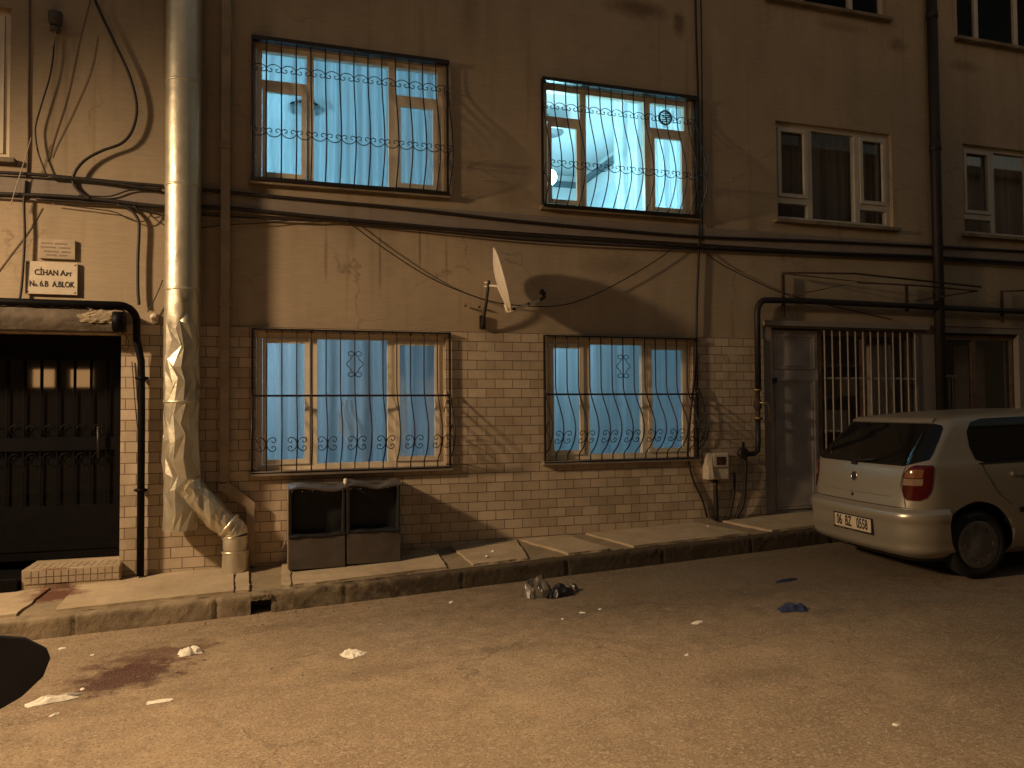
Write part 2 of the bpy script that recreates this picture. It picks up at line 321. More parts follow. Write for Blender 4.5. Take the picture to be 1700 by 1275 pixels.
M['box_tan'] = simple('box_end_board', (.24, .18, .12), .8, 0, .25, 6, .2)
M['dish'] = simple('dish_paint', (.74, .65, .52), .45, 0, .1, 12)
M['bag'] = simple('grey_plastic_bag', (.085, .07, .053), .35, 0, .3, 9)
M['bag_black'] = simple('black_plastic_bag', (.015, .013, .014), .3, 0, .3, 9)
M['blue_cloth'] = simple('blue_cloth', (.022, .032, .085), .8, 0, .35, 20)
M['tyre'] = simple('tyre_rubber', (.012, .011, .011), .85, 0, .3, 30)
M['rim'] = simple('hubcap_plastic', (.20, .19, .18), .4, .5, .15, 20)
M['letter'] = simple('letter_black', (.02, .014, .01), .6, 0, .2, 30)
M['letter_faded'] = simple('faded_letter', (.25, .19, .13), .7, 0, .3, 30)
M['plaque'] = simple('enamel_plaque', (.60, .50, .37), .4, 0, .10, 14)
M['plaque_old'] = simple('weathered_marble', (.40, .315, .215), .6, 0, .15, 10, .15)
M['brass'] = simple('valve_brass', (.5, .38, .18), .35, .9, .3, 20)
M['rust'] = simple('rusty_steel', (.060, .035, .022), .8, .3, .5, 14, .3)
M['skirt'] = simple('brown_scooter_paint', (.20, .075, .05), .3, .2, .15, 5)
M['brown_paint'] = simple('painted_sheet_downpipe', (.34, .255, .17), .6, .1, .2, 7, .1)
M['drain'] = simple('dark_drainpipe', (.020, .013, .011), .6, .1, .3, 7)
M['car_trim'] = simple('car_black_trim', (.013, .012, .012), .5, 0, .2, 20)
M['chrome'] = simple('badge_metal', (.55, .5, .42), .25, .9, .2, 30)
M['lens_red'] = simple('red_lens', (.075, .006, .007), .12, 0, .2, 30)
M['lens_amber'] = simple('amber_lens', (.22, .085, .03), .12, 0, .2, 30)
M['lens_clear'] = simple('clear_lens', (.26, .18, .12), .1, 0, .2, 30)
def mk_paint():
    a = N('silver_car_paint'); f = a.noise(900, 2); a.base(a.ramp(f, (.3, (.35, .31, .245)), (.7, (.46, .41, .325))), .30, .5)
    a.set(a.b, 'Coat Weight', .2); a.set(a.b, 'Coat Roughness', .08); return a.m
M['paint'] = mk_paint()
def mk_zinc():
    a = N('galvanised_sheet'); v = a.vor(26); s = a.n('ShaderNodeSeparateColor'); a.t.links.new(v.outputs['Color'], s.inputs[0])
    c = a.mix(.4, a.ramp(a.noise(4, 5, .6, a.scale(a.co, 1, 1, .3)), (.3, (.62, .56, .42)), (.7, (.82, .75, .57))), a.ramp(s.outputs[0], (0, (.47, .43, .34)), (1, (.58, .53, .42))))
    rough = a.ramp(a.noise(7, 4), (.3, .34), (.7, .50)); a.base(c, .4, .78); a.t.links.new(rough, a.b.inputs['Roughness']); a.bump(a.noise(11, 5, .6), .22, .02); return a.m
M['zinc'] = mk_zinc()
def mk_glass(name, refl, tint=(1, 1, 1), edge=.30):
    a = N(name); a.t.nodes.remove(a.b); tr = a.n('ShaderNodeBsdfTransparent'); tr.inputs[0].default_value = (*tint, 1); gl = a.n('ShaderNodeBsdfGlossy'); gl.inputs['Roughness'].default_value = .02
    lw = a.n('ShaderNodeLayerWeight'); lw.inputs[0].default_value = .25; f = a.math('ADD', a.math('MULTIPLY', lw.outputs['Fresnel'], edge), refl)
    mx = a.n('ShaderNodeMixShader'); a.t.links.new(f, mx.inputs[0]); a.t.links.new(tr.outputs[0], mx.inputs[1]); a.t.links.new(gl.outputs[0], mx.inputs[2]); a.t.links.new(mx.outputs[0], a.out.inputs[0]); return a.m
M['glass'] = mk_glass('window_glass', .012); M['glass_dark'] = mk_glass('shop_glass', .04)
M['glass_low'] = mk_glass('low_reflect_glass', .004, (.5, .5, .5), .05)  # sky reflection cut and tint darkened so the top panes stay dark
M['car_glass'] = N('tinted_car_glass').base((.006, .006, .006), .06, 0, .6).m
M['door_glass'] = N('door_glass').base((.010, .009, .009), .03, 0, .7).m
def mk_sheer(name, col, transp, scale=60):
    a = N(name); a.t.nodes.remove(a.b); d = a.n('ShaderNodeBsdfDiffuse'); d.inputs[0].default_value = (*col, 1); tl = a.n('ShaderNodeBsdfTranslucent'); tl.inputs[0].default_value = (*col, 1)
    tr = a.n('ShaderNodeBsdfTransparent'); m1 = a.n('ShaderNodeMixShader'); m1.inputs[0].default_value = .65; a.t.links.new(d.outputs[0], m1.inputs[1]); a.t.links.new(tl.outputs[0], m1.inputs[2])
    f = a.math('ADD', a.math('MULTIPLY', a.ramp(a.noise(1.0, 2, .5, a.scale(a.co, 11, 11, .25)), (.36, 0.0), (.64, 1.0)), .48), transp-.10)  # upright stripes in the transparency paint in the shading of the folds
    m2 = a.n('ShaderNodeMixShader'); a.t.links.new(f, m2.inputs[0]); a.t.links.new(m1.outputs[0], m2.inputs[1]); a.t.links.new(tr.outputs[0], m2.inputs[2]); a.t.links.new(m2.outputs[0], a.out.inputs[0]); return a.m
M['sheer'] = mk_sheer('sheer_curtain', (.80, .86, .9), .16); M['sheer_dense'] = mk_sheer('dense_curtain', (.66, .70, .72), .12); M['shirt'] = mk_sheer('thin_white_shirt', (.92, .92, .9), .12); M['sheer_dim'] = mk_sheer('dim_curtain', (.62, .55, .48), .14)
def emit(name, col, st):
    a = N(name); a.t.nodes.remove(a.b); e = a.n('ShaderNodeEmission'); e.inputs[0].default_value = (*col, 1); e.inputs[1].default_value = st; a.t.links.new(e.outputs[0], a.out.inputs[0]); return a.m
M['bulb'] = emit('lit_bulb', (.55, .9, 1.0), 60); M['street_glow'] = emit('street_lamp_glow', LAMP_COL, 25); M['lit_window'] = emit('lit_window_glow', (1.0, .52, .20), 5.0)

# ================================================================== the setting
def ground(name, x0, x1, y0, y1, dz, mat, kind='structure', nx=1, ny=1):
    b = MB(); b.grid(lambda u, v: (lerp(x0, x1, u), lerp(y0, y1, v), road_z(lerp(x0, x1, u))+dz), nx, ny); return tag(b.build(name, mat), kind=kind)
ground('ground', -60, 60, -60, 60, -.05, M['dirt'])
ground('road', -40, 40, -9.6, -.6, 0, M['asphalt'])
def kerb_y(x): return -1.0 + .035*max(0, x)
KH = .155
kb = MB()
def kerb_run(x0, x1, zt=KH, zb=-.04):
    n = max(4, int((x1-x0)/.018)); prof = [(0, zb), (0, .02), (.004, .06), (.006, .10), (.008, zt-.010), (.018, zt), (.10, zt), (.16, zt)]
    def fn(u, v):
        x = lerp(x0, x1, u); k = v*(len(prof)-1); i = min(int(k), len(prof)-2); t = k-i
        oy = lerp(prof[i][0], prof[i+1][0], t); z = lerp(prof[i][1], prof[i+1][1], t)
        r = fbm((x*3, z*6, 3), 5)*.006 + fbm((x*26, z*26, 9), 3)*.004
        joint = min(abs((x+.93) % 1.02 - .51), 1); chip = .013 if joint < .013 else 0
        if z > zt-.03: r += .012*max(0, fbm((x*9, 1, 2), 4))*2
        return (x, kerb_y(x)+oy+r+chip*.8, road_z(x)+z-(max(0, fbm((x*7, 5, 1), 5))*.012 if v > .55 else 0))
    kb.grid(fn, n, 14)
hx0, hx1 = G(416, 1020).x, G(450, 1018).x
kerb_run(-7, hx0); kerb_run(hx1, 13)
kx = (hx0+hx1)/2
kb.grid(lambda u, v: (lerp(hx0, hx1, u), kerb_y(0)+(.0 if v < .5 else (v-.5)*.3)+fbm((u*9, v*5, 4))*.012, road_z(kx)+KH-(.045*(1-2*v) if v < .5 else 0)+fbm((u*8, 3, v*4))*.012), 10, 8)
for hx, sg in ((hx0, 1), (hx1, -1)): kb.quad((hx, kerb_y(0)+.005, road_z(hx)-.03), (hx, kerb_y(0)+.17, road_z(hx)-.03), (hx, kerb_y(0)+.17, road_z(hx)+KH-.01), (hx, kerb_y(0)+.005, road_z(hx)+KH-.03))
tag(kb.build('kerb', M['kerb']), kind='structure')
gd = MB(); gd.box(hx0-.02, hx1+.02, kerb_y(0)+.19, kerb_y(0)+.21, -.1, road_z(kx)+KH-.02); tag(gd.build('kerb_drain', M['plastic_dark']), kind='structure')
PZ = .172
def pave_z(x, y): return road_z(x) + lerp(KH+.004, .208, min(1, max(0, (y-kerb_y(x)-.1)/.9)))
pd = MB(); pd.grid(lambda u, v: (lerp(-7, 13, u), lerp(kerb_y(lerp(-7, 13, u))+.13, .02, v), pave_z(lerp(-7, 13, u), lerp(-.9, .02, v))-.004+fbm((u*90, v*5, 0))*.003), 160, 8)
tag(pd.build('pavement_bed', M['dirt']), kind='structure')
sl = MB()
def slab(xa0, xa1, xb0, xb1, y0=None, y1=-.02, h=.014):       # wall-side x range, kerb-side x range
    n = 14
    def fn(u, v):
        xw = lerp(xa0, xa1, u); xk = lerp(xb0, xb1, u); ya = kerb_y(xk)+.155 if y0 is None else y0
        y = lerp(ya, y1, v); x = lerp(xk, xw, v); e = min(u, 1-u)*abs(xa1-xa0)
        x += fbm((x*6, y*6, 1))*.016*(e < .08); y += fbm((x*7, y*7, 4))*.02*(v < .05)
        return (x, y, pave_z(x, y)+h+fbm((x*2, y*2, 2))*.004)
    k = len(sl.v); sl.grid(fn, n, 12)
    rim = [fn(i/n, 0) for i in range(n+1)]+[fn(1, j/12) for j in range(1, 13)]
    rim2 = [fn(0, j/12) for j in range(12, -1, -1)]
    for r_ in (rim, rim2):
        for p, q in zip(r_, r_[1:]): sl.quad(p, q, (q[0], q[1], q[2]-.03), (p[0], p[1], p[2]-.03))
slab(-6.5, -4.4, -6.5, -4.4); slab(-4.36, -1.80, -4.36, -1.86)
slab(-1.60, -.33, -1.60, -.30, y1=-.02); slab(-.31, -.20, -.285, -.17)
slab(.10, .17, .08, .16); slab(.185, 1.55, .175, 1.52); slab(1.72, 2.42, 1.76, 2.30); slab(2.46, 2.98, 2.72, 3.15); slab(3.20, 4.52, 3.42, 4.75); slab(4.82, 6.4, 5.05, 6.6); slab(6.5, 8.6, 6.6, 8.7); slab(8.7, 12, 8.8, 12)
tag(sl.build('pavement', M['slab']), kind='structure')

# ================================================================== the apartment building
B = thing('apartment_building', 'ochre stuccoed apartment building with tiled ground floor filling the background', 'building', (0, 0, 0))
def part(mb, name, mat, parent=None, root=None): return mb.build(name, mat, parent or B, root)
UPW = dict(UL=(-.15, 1.68, 3.84, 5.18), UR=(2.77, 4.55, 3.80, 5.14), R1=(5.68, 7.38, 3.86, 5.04), R2=(8.52, 10.2, 3.86, 5.04), LW=(-3.9, -2.19, 3.86, 5.20),
           T0=(-.15, 1.68, 6.62, 7.9), T1=(2.77, 4.55, 6.62, 7.9), T2=(5.62, 7.34, 6.50, 7.75), T3=(8.48, 10.2, 6.42, 7.7))
LOW = dict(LL=(-.14, 1.69, 1.08, 2.40), LR=(2.77, 4.52, 1.10, 2.40))
DOOR = (-2.9, -1.29, .12, 2.36); SHOP = (5.58, 7.73, .30, 2.58); SHOP2 = (8.13, 9.40, .34, 2.58)
WX0, WX1, WT = -16.0, 32.0, 9.5
wl = MB(); FP = lambda y: (lambda u, v: (u, y, v))
wl.holed(WX0, WX1, 2.445, WT, [*UPW.values(), (5.45, 9.62, 2, 2.66)], FP(0))
for (a, b, c, d) in UPW.values():
    for q in (((a, 0, c), (a, .13, c), (a, .13, d), (a, 0, d)), ((b, 0, c), (b, .13, c), (b, .13, d), (b, 0, d)), ((a, 0, d), (b, 0, d), (b, .13, d), (a, .13, d)), ((a, 0, c), (b, 0, c), (b, .13, c), (a, .13, c))): wl.quad(*q)
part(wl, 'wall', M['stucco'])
tl = MB(); ty = -.016
tl.holed(WX0, 5.45, -.6, 2.445, [*LOW.values(), DOOR], FP(ty)); tl.quad((WX0, ty, 2.445), (5.45, ty, 2.445), (5.45, 0, 2.449), (WX0, 0, 2.449)); tl.quad((5.45, ty, -.6), (5.45, .2, -.6), (5.45, .2, 2.445), (5.45, ty, 2.445))
for (a, b, c, d) in (*LOW.values(), DOOR):
    e = .13 if d-c < 1.6 else .38
    for q in (((a, ty, c), (a, e, c), (a, e, d), (a, ty, d)), ((b, ty, c), (b, e, c), (b, e, d), (b, ty, d)), ((a, ty, d), (b, ty, d), (b, e, d), (a, e, d)), ((a, ty, c), (b, ty, c), (b, e, c), (a, e, c))): tl.quad(*q)
part(tl, 'tile_cladding', M['tile'])
sg = MB(); sg.holed(5.45, 9.62, -.3, 2.66, [SHOP, SHOP2], FP(.012)); sg.box(5.46, 7.86, -.05, .05, 2.60, 2.66)
for (a, b, c, d) in (SHOP, SHOP2):
    for q in (((a, .012, c), (a, .2, c), (a, .2, d), (a, .012, d)), ((b, .012, c), (b, .2, c), (b, .2, d), (b, .012, d)), ((a, .012, d), (b, .012, d), (b, .2, d), (a, .2, d))): sg.quad(*q)
sg.quad((9.62, .012, -.3), (WX1, .012, -.3), (WX1, .012, 2.445), (9.62, .012, 2.445))
part(sg, 'shopfront_wall', M['stucco_grey'])
bd = MB(); bd.grid(lambda u, v: (lerp(WX0, WX1, u), [0, -.035, -.035, 0][int(round(v*3))], [3.495, 3.505, 3.69, 3.70][int(round(v*3))]), 1, 3, False); part(bd, 'floor_band', M['band'])
# masonry behind the face, floors and partitions: closes the house against stray light
rb = MB(); rb.box(WX0, WX1, 9.8, 10.0, -.6, WT); rb.box(WX0-.2, WX0, 0, 10, -.6, WT); rb.box(WX1, WX1+.2, 0, 10, -.6, WT); rb.box(WX0, WX1, -.3, 10, WT, WT+.25); part(rb, 'shell', M['room_dim'])

def room(x0, x1, y1, z0, z1, mat, name='room'):
    b = MB(); y0 = .14
    b.quad((x0, y1, z0), (x1, y1, z0), (x1, y1, z1), (x0, y1, z1)); b.quad((x0, y0, z0), (x0, y1, z0), (x0, y1, z1), (x0, y0, z1)); b.quad((x1, y0, z0), (x1, y1, z0), (x1, y1, z1), (x1, y0, z1))
    b.quad((x0, y0, z0), (x1, y0, z0), (x1, y1, z0), (x0, y1, z0)); b.quad((x0, y0, z1), (x1, y0, z1), (x1, y1, z1), (x0, y1, z1))
    return part(b, name, mat)
def back_of_wall(x0, x1, z0, z1, hole, y=.138):
    b = MB(); b.holed(x0, x1, z0, z1, [hole], FP(y)); return b

def window(key, rect, splits, transom=None, kind='pvc', glass='glass', y0=.055, sill=True, label=None, sash=True):
    a, b, c, d = rect; t = .055; f = MB(); y1 = y0+.07
    f.box(a+.002, b-.002, y0, y1, d-t, d-.002); f.box(a+.002, b-.002, y0, y1, c+.002, c+t); f.box(a+.002, a+t, y0, y1, c+t, d-t); f.box(b-t, b-.002, y0, y1, c+t, d-t)
    xs = [a+t]+[x for m in splits for x in (m-.035, m+.035)]+[b-t]; pn = []
    for m in splits: f.box(m-.035, m+.035, y0-.001, y1, c+t, d-t)
    for i in range(0, len(xs), 2):
        cells = [(c+t, d-t)]
        if transom and i != 2:
            f.box(xs[i], xs[i+1], y0-.001, y1, transom-.035, transom+.035); cells = [(c+t, transom-.035), (transom+.035, d-t)]
        for k, (z0, z1) in enumerate(cells):
            big = (z1-z0) > .5
            if i != 2 and big and sash:
                s_ = .048; yy = y0-.016
                f.box(xs[i]+.004, xs[i+1]-.004, yy, y0+.02, z0+.004, z0+s_); f.box(xs[i]+.004, xs[i+1]-.004, yy, y0+.02, z1-s_, z1-.004); f.box(xs[i]+.004, xs[i]+s_, yy, y0+.02, z0+s_, z1-s_); f.box(xs[i+1]-s_, xs[i+1]-.004, yy, y0+.02, z0+s_, z1-s_)
                pn.append((xs[i]+s_, xs[i+1]-s_, z0+s_, z1-s_))
            else: pn.append((xs[i], xs[i+1], z0, z1))
    fr = part(f, 'window', M[kind]); tag(fr, label)
    for (p, q, r, s_) in pn:
        g = MB(); g.box(p-.006, q+.006, y0+.03, y0+.036, r-.006, s_+.006); g.build('pane', M[glass], fr)
    if sill:
        s_ = MB(); s_.box(a-.06, b+.06, -.075, y0, c-.045, c-.002, .006); s_.build('sill', M['concrete'] if d > 3 else M['band'], fr)
    return fr
wUL = window('UL', UPW['UL'], (.355, 1.16), 4.81); wUR = window('UR', UPW['UR'], (3.245, 4.025), 4.77); wLL = window('LL', LOW['LL'], (.39, 1.145), None); wLR = window('LR', LOW['LR'], (3.255, 3.955), None)
window('R1', UPW['R1'], (6.19, 6.89), 4.11, 'pvc_dim', sash=True); window('R2', UPW['R2'], (9.06, 9.72), 4.11, 'pvc_dim'); window('LW', UPW['LW'], (-3.3, -2.7), None, 'pvc')
window('T0', UPW['T0'], (.355, 1.16), None, 'pvc_dim', 'glass_low'); window('T1', UPW['T1'], (3.245, 4.025), None, 'pvc_dim', 'glass_low'); window('T2', UPW['T2'], (6.12, 6.84), None, 'pvc_dim', 'glass_low', sash=False); window('T3', UPW['T3'], (8.86, 9.55), None, 'pvc_dim', 'glass_low', sash=False)
# rooms
room(-1.0, 2.45, 3.6, 2.85, 5.50, M['room_white']); part(back_of_wall(-1.0, 2.45, 2.85, 5.5, UPW['UL']), 'room', M['room_white'])
rr = room(2.5, 4.78, 3.9, 2.85, 5.42, M['room_white']); part(back_of_wall(2.5, 4.78, 2.85, 5.42, UPW['UR']), 'room', M['room_white'])
cn = MB(); cn.box(4.70, 4.775, .14, 3.89, 5.22, 5.30); cn.box(2.51, 4.70, 3.80, 3.89, 5.22, 5.30); cn.build('cornice', M['cornice'], rr)
wb = MB(); wb.box(4.735, 4.775, .16, 3.7, 2.9, 4.93); wb.build('shade_panel', M['room_blue'], rr)  # bluer panel paints in the shaded lower part of this wall
room(-1.0, 2.3, 3.2, .5, 2.78, M['room_blue']); part(back_of_wall(-1.0, 2.3, .5, 2.78, LOW['LL']), 'room', M['room_blue'])
room(2.4, 5.2, 3.2, .5, 2.78, M['room_blue']); part(back_of_wall(2.4, 5.2, .5, 2.78, LOW['LR']), 'room', M['room_blue'])
for r_ in ('R1', 'R2', 'LW', 'T0', 'T1', 'T2', 'T3'):
    a, b, c, d = UPW[r_]; room(a-.4, b+.4, 3.0, c-.9, d+.35, M['room_dim'])
room(5.5, 7.8, 2.2, .25, 2.7, M['room_dim']); room(8.0, 9.6, 2.2, .3, 2.7, M['room_dim']); room(-3.2, -1.0, 2.5, .1, 2.6, M['room_dim'])

# street door: black iron frame, glass, bars; step and canopy
dr = MB(); dx0, dx1, dz0, dz1 = -2.88, -1.30, .318, 2.35; y0 = .30
dr.box(dx0, dx1, y0, y0+.06, dz1-.22, dz1); dr.box(dx0, dx1, y0, y0+.06, dz0, dz0+.48); dr.box(dx0, dx0+.35, y0, y0+.06, dz0+.48, dz1-.22); dr.box(dx1-.09, dx1, y0, y0+.06, dz0+.48, dz1-.22); dr.box(dx0+.35, dx1-.09, y0, y0+.06, 1.30, 1.42); dr.box(dx0, dx1, y0-.01, y0+.01, dz0+.08, dz0+.14)
door = part(dr, 'entrance_door', M['black_pipe'])
for (z0, z1) in ((dz0+.48, 1.30), (1.42, dz1-.22)):
    g = MB(); g.box(dx0+.34, dx1-.08, y0+.045, y0+.052, z0-.01, z1+.01); g.build('pane', M['door_glass'], door)
    bb = MB()
    for k in range(8): bb.box(dx0+.47+k*.135-.006, dx0+.47+k*.135+.006, y0+.012, y0+.024, z0, z1)
    for k in range(7):
        cx = dx0+.54+k*.135
        for zz in ((z0+.07,) if z0 > 1.2 else (z1-.07,)): bb.tube([(cx+.045*math.cos(t*.4), y0+.018, zz+.045*math.sin(t*.4)) for t in range(16)], .0035, 5, True)
    bb.build('bars', M['black_pipe'], door)
h = MB(); h.tube([(-1.52, y0-.05, 1.22), (-1.52, y0-.05, 1.52)], .012, 8); h.tube([(-1.52, y0, 1.25), (-1.52, y0-.05, 1.25)], .008, 6); h.tube([(-1.52, y0, 1.49), (-1.52, y0-.05, 1.49)], .008, 6); h.build('handle', M['iron'], door)
cp = MB()
cp.grid(lambda u, v: (lerp(-4.2, -1.245, u), -.20-.03*math.sin(v*math.pi)+fbm((u*60, v*6, 2))*.004-(.006 if fbm((u*26, v*3, 7)) > .2 else 0), lerp(2.355, 2.555, v)+fbm((u*50, 1, v))*.004), 120, 12)
cp.box(-4.2, -1.25, -.185, .02, 2.356, 2.553); can = part(cp, 'door_canopy', M['canopy'])
m_ = MB(); m_.grid(lambda u, v: (lerp(-1.62+.10*v+.03*math.sin(v*9), -1.243, u), -.238-.012*math.sin(v*math.pi)+fbm((u*9, v*9, 2))*.010, lerp(2.425, 2.535, v)+fbm((u*7, v*3, 5))*.012), 24, 12); m_.build('mortar_patch', M['canopy_patch'], can)
st = MB(); st.box(-2.02, -1.262, -.13, .38, .0, .31, .006); part(st, 'door_step', M['slab'])
tr = MB(); n_ = 13
for k in range(n_):
    a = -2.0+k*.0565; tr.box(a, a+.05, -.137, -.13, .247, .297); tr.box(a, a+.05, -.137, -.13, .19, .24)
    tr.box(a, a+.05, -.115, .12, .31, .315)
part(tr, 'step_tiles', M['plaque_old'])
rp = MB(); rp.box(-4.0, -2.04, -.16, .30, -.1, .25, .01); part(rp, 'door_ramp', M['black_pipe'])

# shop front: grey door leaf, window of small panes behind a white grille
sd = MB(); sd.box(5.60, 6.26, .06, .10, .32, 2.56)
for (z0, z1) in ((.45, 1.98), (2.10, 2.50)):
    for k in range(2):
        ins = .05+.03*k; sd.box(5.60+ins, 6.26-ins, .052-.006*(k == 0), .06, z0+.03*k, z0+.03*k+.02); sd.box(5.60+ins, 6.26-ins, .052-.006*(k == 0), .06, z1-.03*k-.02, z1-.03*k)
        sd.box(5.60+ins, 5.62+ins, .052-.006*(k == 0), .06, z0+.03*k+.02, z1-.03*k-.02); sd.box(6.24-ins, 6.26-ins, .052-.006*(k == 0), .06, z0+.03*k+.02, z1-.03*k-.02)
sdo = part(sd, 'shop_door', M['grey_door']); hh = MB(); hh.box(5.60, 5.64, .0, .05, 1.93, 1.99); hh.build('lock', M['plastic_dark'], sdo)
def shop_window(x0, x1, z0, z1, mull):
    f = MB()
    for (p, q, r, s_) in ((x0, x1, z1-.06, z1), (x0, x1, z0, z0+.06), (x0, x0+.05, z0+.06, z1-.06), (x1-.05, x1, z0+.06, z1-.06)): f.box(p, q, .09, .15, r, s_)
    for m in mull: f.box(m-.03, m+.03, .092, .148, z0+.06, z1-.06)
    fr = part(f, 'shop_window', M['wood']); g = MB(); g.box(x0+.02, x1-.02, .118, .124, z0+.02, z1-.02); g.build('pane', M['glass_dark'], fr); return fr
shop_window(6.29, 7.70, .42, 2.57, (6.98,)); shop_window(8.15, 9.38, .42, 2.56, (8.72,))

# ================================================================== iron window grilles
def belly(f, kind):          # bar depth in front of the wall by height fraction from the bottom
    if kind == 'low':
        if f < .07: return .035
        if f < .10: return lerp(.035, .13, (f-.07)/.03)
        if f < .26: return lerp(.13, .265, math.sin((f-.10)/.16*math.pi/2))
        if f < .62: return lerp(.265, .035, .5-.5*math.cos((f-.26)/.36*math.pi))
        return .035
    if f < .28: return lerp(.06, .27, math.sin(f/.28*math.pi/2))
    if f < .86: return lerp(.27, .06, .5-.5*math.cos((f-.28)/.58*math.pi))
    return .06
def c_scroll(w):             # an arch with curls inside both ends
    r = .23*w; half = []
    for k in range(15):
        t = k/14; an = math.pi*(2.6-1.6*t); rr = r*(.22+.78*t); half.append((-.5*w+.02*w+r+rr*math.cos(an), rr*math.sin(an)))
    arch = [(-.48*w*math.cos(math.pi*k/14), .40*w*math.sin(math.pi*k/14)) for k in range(1, 14)]
    return half+arch+[(-x, z) for x, z in half[::-1]]
def grille(label, rect, kind):
    a, b, c, d = rect; a -= .04; b += .04; c -= .02; d += .025; yb = -.02 if kind == 'up' else -.03
    t = thing('window_grille', label, 'window grille', ((a+b)/2, 0, c), 'iron grilles over the windows')
    f = MB(); th = .032 if kind == 'up' else .012; dp = .075 if kind == 'up' else .045
    for (p, q, r, s) in ((a, b, d-th*1.2, d), (a, b, c, c+th)): f.box(p, q, yb-dp, yb, r, s)
    for (p, q) in ((a, a+.018), (b-.018, b)): f.box(p, q, yb-.03, yb, c+th, d-th*1.2)
    f.build('frame', M['iron'], t, t)
    nb = 13; H = d-c; dxx = (b-a)/(nb+1); first = None
    def path(x, n=36): return [(x, -belly(k/n, kind)+(-.01), c+.006+(H-.012)*k/n) for k in range(n+1)]
    xs = [a+dxx*(k+1) for k in range(nb)]
    for k, x in enumerate([a+.01]+xs+[b-.01]):
        if first is None:
            m = MB(); m.tube(path(0), .0066, 6); first = m.build('bar', M['iron'], t); 
            first.data.transform(Matrix.Translation(-Vector((0, 0, c)))); first.location = (x-t.location.x, 0, 0)
        else:
            o = first.copy(); COL.objects.link(o); o.parent = t; o.location = (x-t.location.x, 0, 0)
    dep = lambda z: -belly((z-c)/H, kind)-.01
    if kind == 'up':
        for zf, sgn in ((.775, 1), (.30, -1)):
            m = MB(); z0 = c+H*zf; xx = [a+.01]+xs+[b-.01]
            for p, q in zip(xx, xx[1:]):
                m = MB(); m.tube([((p+q)/2+u, dep(z0+v*sgn), z0+v*sgn) for u, v in c_scroll(q-p)], .0045, 5); m.build('scroll', M['iron'], t, t)
    else:
        m = MB(); zm = c+H*.535; m.box(a, b, dep(zm)-.004, dep(zm)+.012, zm-.010, zm+.010); m.build('crossbar', M['iron'], t, t)
        z0 = c+H*.205
        for x in xs[::2]:
            m = MB()
            for sg in (-1, 1):
                m.tube([(x+sg*(.098-.0-(v+.04)*1.0), dep(z0+u)-.004, z0+u) for u, v in [(p[0], p[1]) for p in c_scroll(.135)]], .0045, 5)
            m.build('scroll', M['iron'], t, t)
        m = MB(); x = xs[6]; z0 = c+H*.76
        for sg in (-1, 1):
            m.tube([(x+sg*px, dep(z0)-.006, z0+pz) for px, pz in ((.006, .095), (.03, .07), (.045, .04), (.075, .015), (.08, 0), (.075, -.015), (.045, -.04), (.03, -.07), (.006, -.095))], .0045, 5)
            for s2 in (-1, 1):
                m.tube([(x+sg*(.006+.034-.034*math.cos(k*.36)*(1-k*.035)), dep(z0)-.006, z0+s2*(.098+.030*math.sin(k*.36)*(1-k*.035))) for k in range(15)], .0045, 5)
        m.build('rosette', M['iron'], t, t)
    for x in (a+.01, b-.01):                      # small scroll filling each belly side
        m = MB(); z0 = c+H*.25; m.tube([(x, -.02-(.11+.07*math.sin(k*.42)*(1-k*.02)), z0-.13+k*.013+.02*math.cos(k*.8)) for k in range(20)], .0045, 5); m.build('side_scroll', M['iron'], t, t)
    return t
grille('bellied black iron grille over the upper left window with drawn lace curtain', UPW['UL'], 'up')
grille('bellied black iron grille over the brightest upper window with the lamp inside', UPW['UR'], 'up')
grille('bellied iron grille with centre rosette over the lower window above the two dark boxes', LOW['LL'], 'low')
grille('bellied iron grille with centre rosette over the lower window right of the satellite dish', LOW['LR'], 'low')
sgr = thing('shop_grille', 'white painted straight bar grille in front of the shop window behind the silver car', 'window grille', (7.0, -.02, .4))
for k in range(13):
    x = 6.31+k*.113
    m = MB(); m.tube([(x, -.005, .42), (x, -.005, 2.56)], .009, 6); m.build('bar', M['white_paint'], sgr, sgr)
m = MB()
for z in (.62, 1.36, 1.99): m.box(6.30, 7.68, -.004, .006, z-.012, z+.012)
m.build('crossbar', M['white_paint'], sgr, sgr)

# ================================================================== curtains, lamps and goods seen through the panes
def curtain(label, x0, x1, z0, z1, y, mat, folds, amp, cat='curtain', grp=None, skew=0):
    m = MB(); ph = random.random()*6; sd = random.random()*50
    m.grid(lambda u, v: (lerp(x0, x1, u)+skew*(1-v)*(u-.5)+.01*math.sin(v*5+u*9), y+amp*(math.sin(u*folds*6.283+ph+1.3*fbm((u*6, sd, v*.7)))*.6+.4*math.sin(u*folds*13.1+sd))*(1.15-.5*v), lerp(z0, z1, v)), 150, 14)
    o = m.build('curtain', M[mat]); return tag(o, label, cat, grp)
curtain('white sheer curtain drawn across the upper left window', -.25, 1.78, 3.2, 5.40, .42, 'sheer', 9, .055)
curtain('white sheer curtain gathered to the right in the brightest upper window', 3.74, 4.66, 3.2, 5.36, .36, 'sheer', 5, .05)
curtain('narrow dark drape at the left edge of the brightest upper window', 2.56, 2.90, 3.2, 5.36, .40, 'sheer_dense', 3, .03)
curtain('bluish net curtain hanging in the lower window above the two boxes', .02, 1.8, .7, 2.68, .40, 'sheer_dense', 5, .05)
curtain('flat blue curtain hanging in the lower window right of the satellite dish', 2.62, 4.62, .7, 2.68, .34, 'sheer_dense', 2, .025)
curtain('grey net curtain in the unlit upper window left of the dark drainpipe', 5.5, 7.5, 3.3, 5.25, .24, 'sheer_dim', 7, .025)
curtain('grey net curtain in the unlit upper window at the right edge of the photo', 8.4, 9.9, 3.3, 5.25, .24, 'sheer_dim', 4, .03)
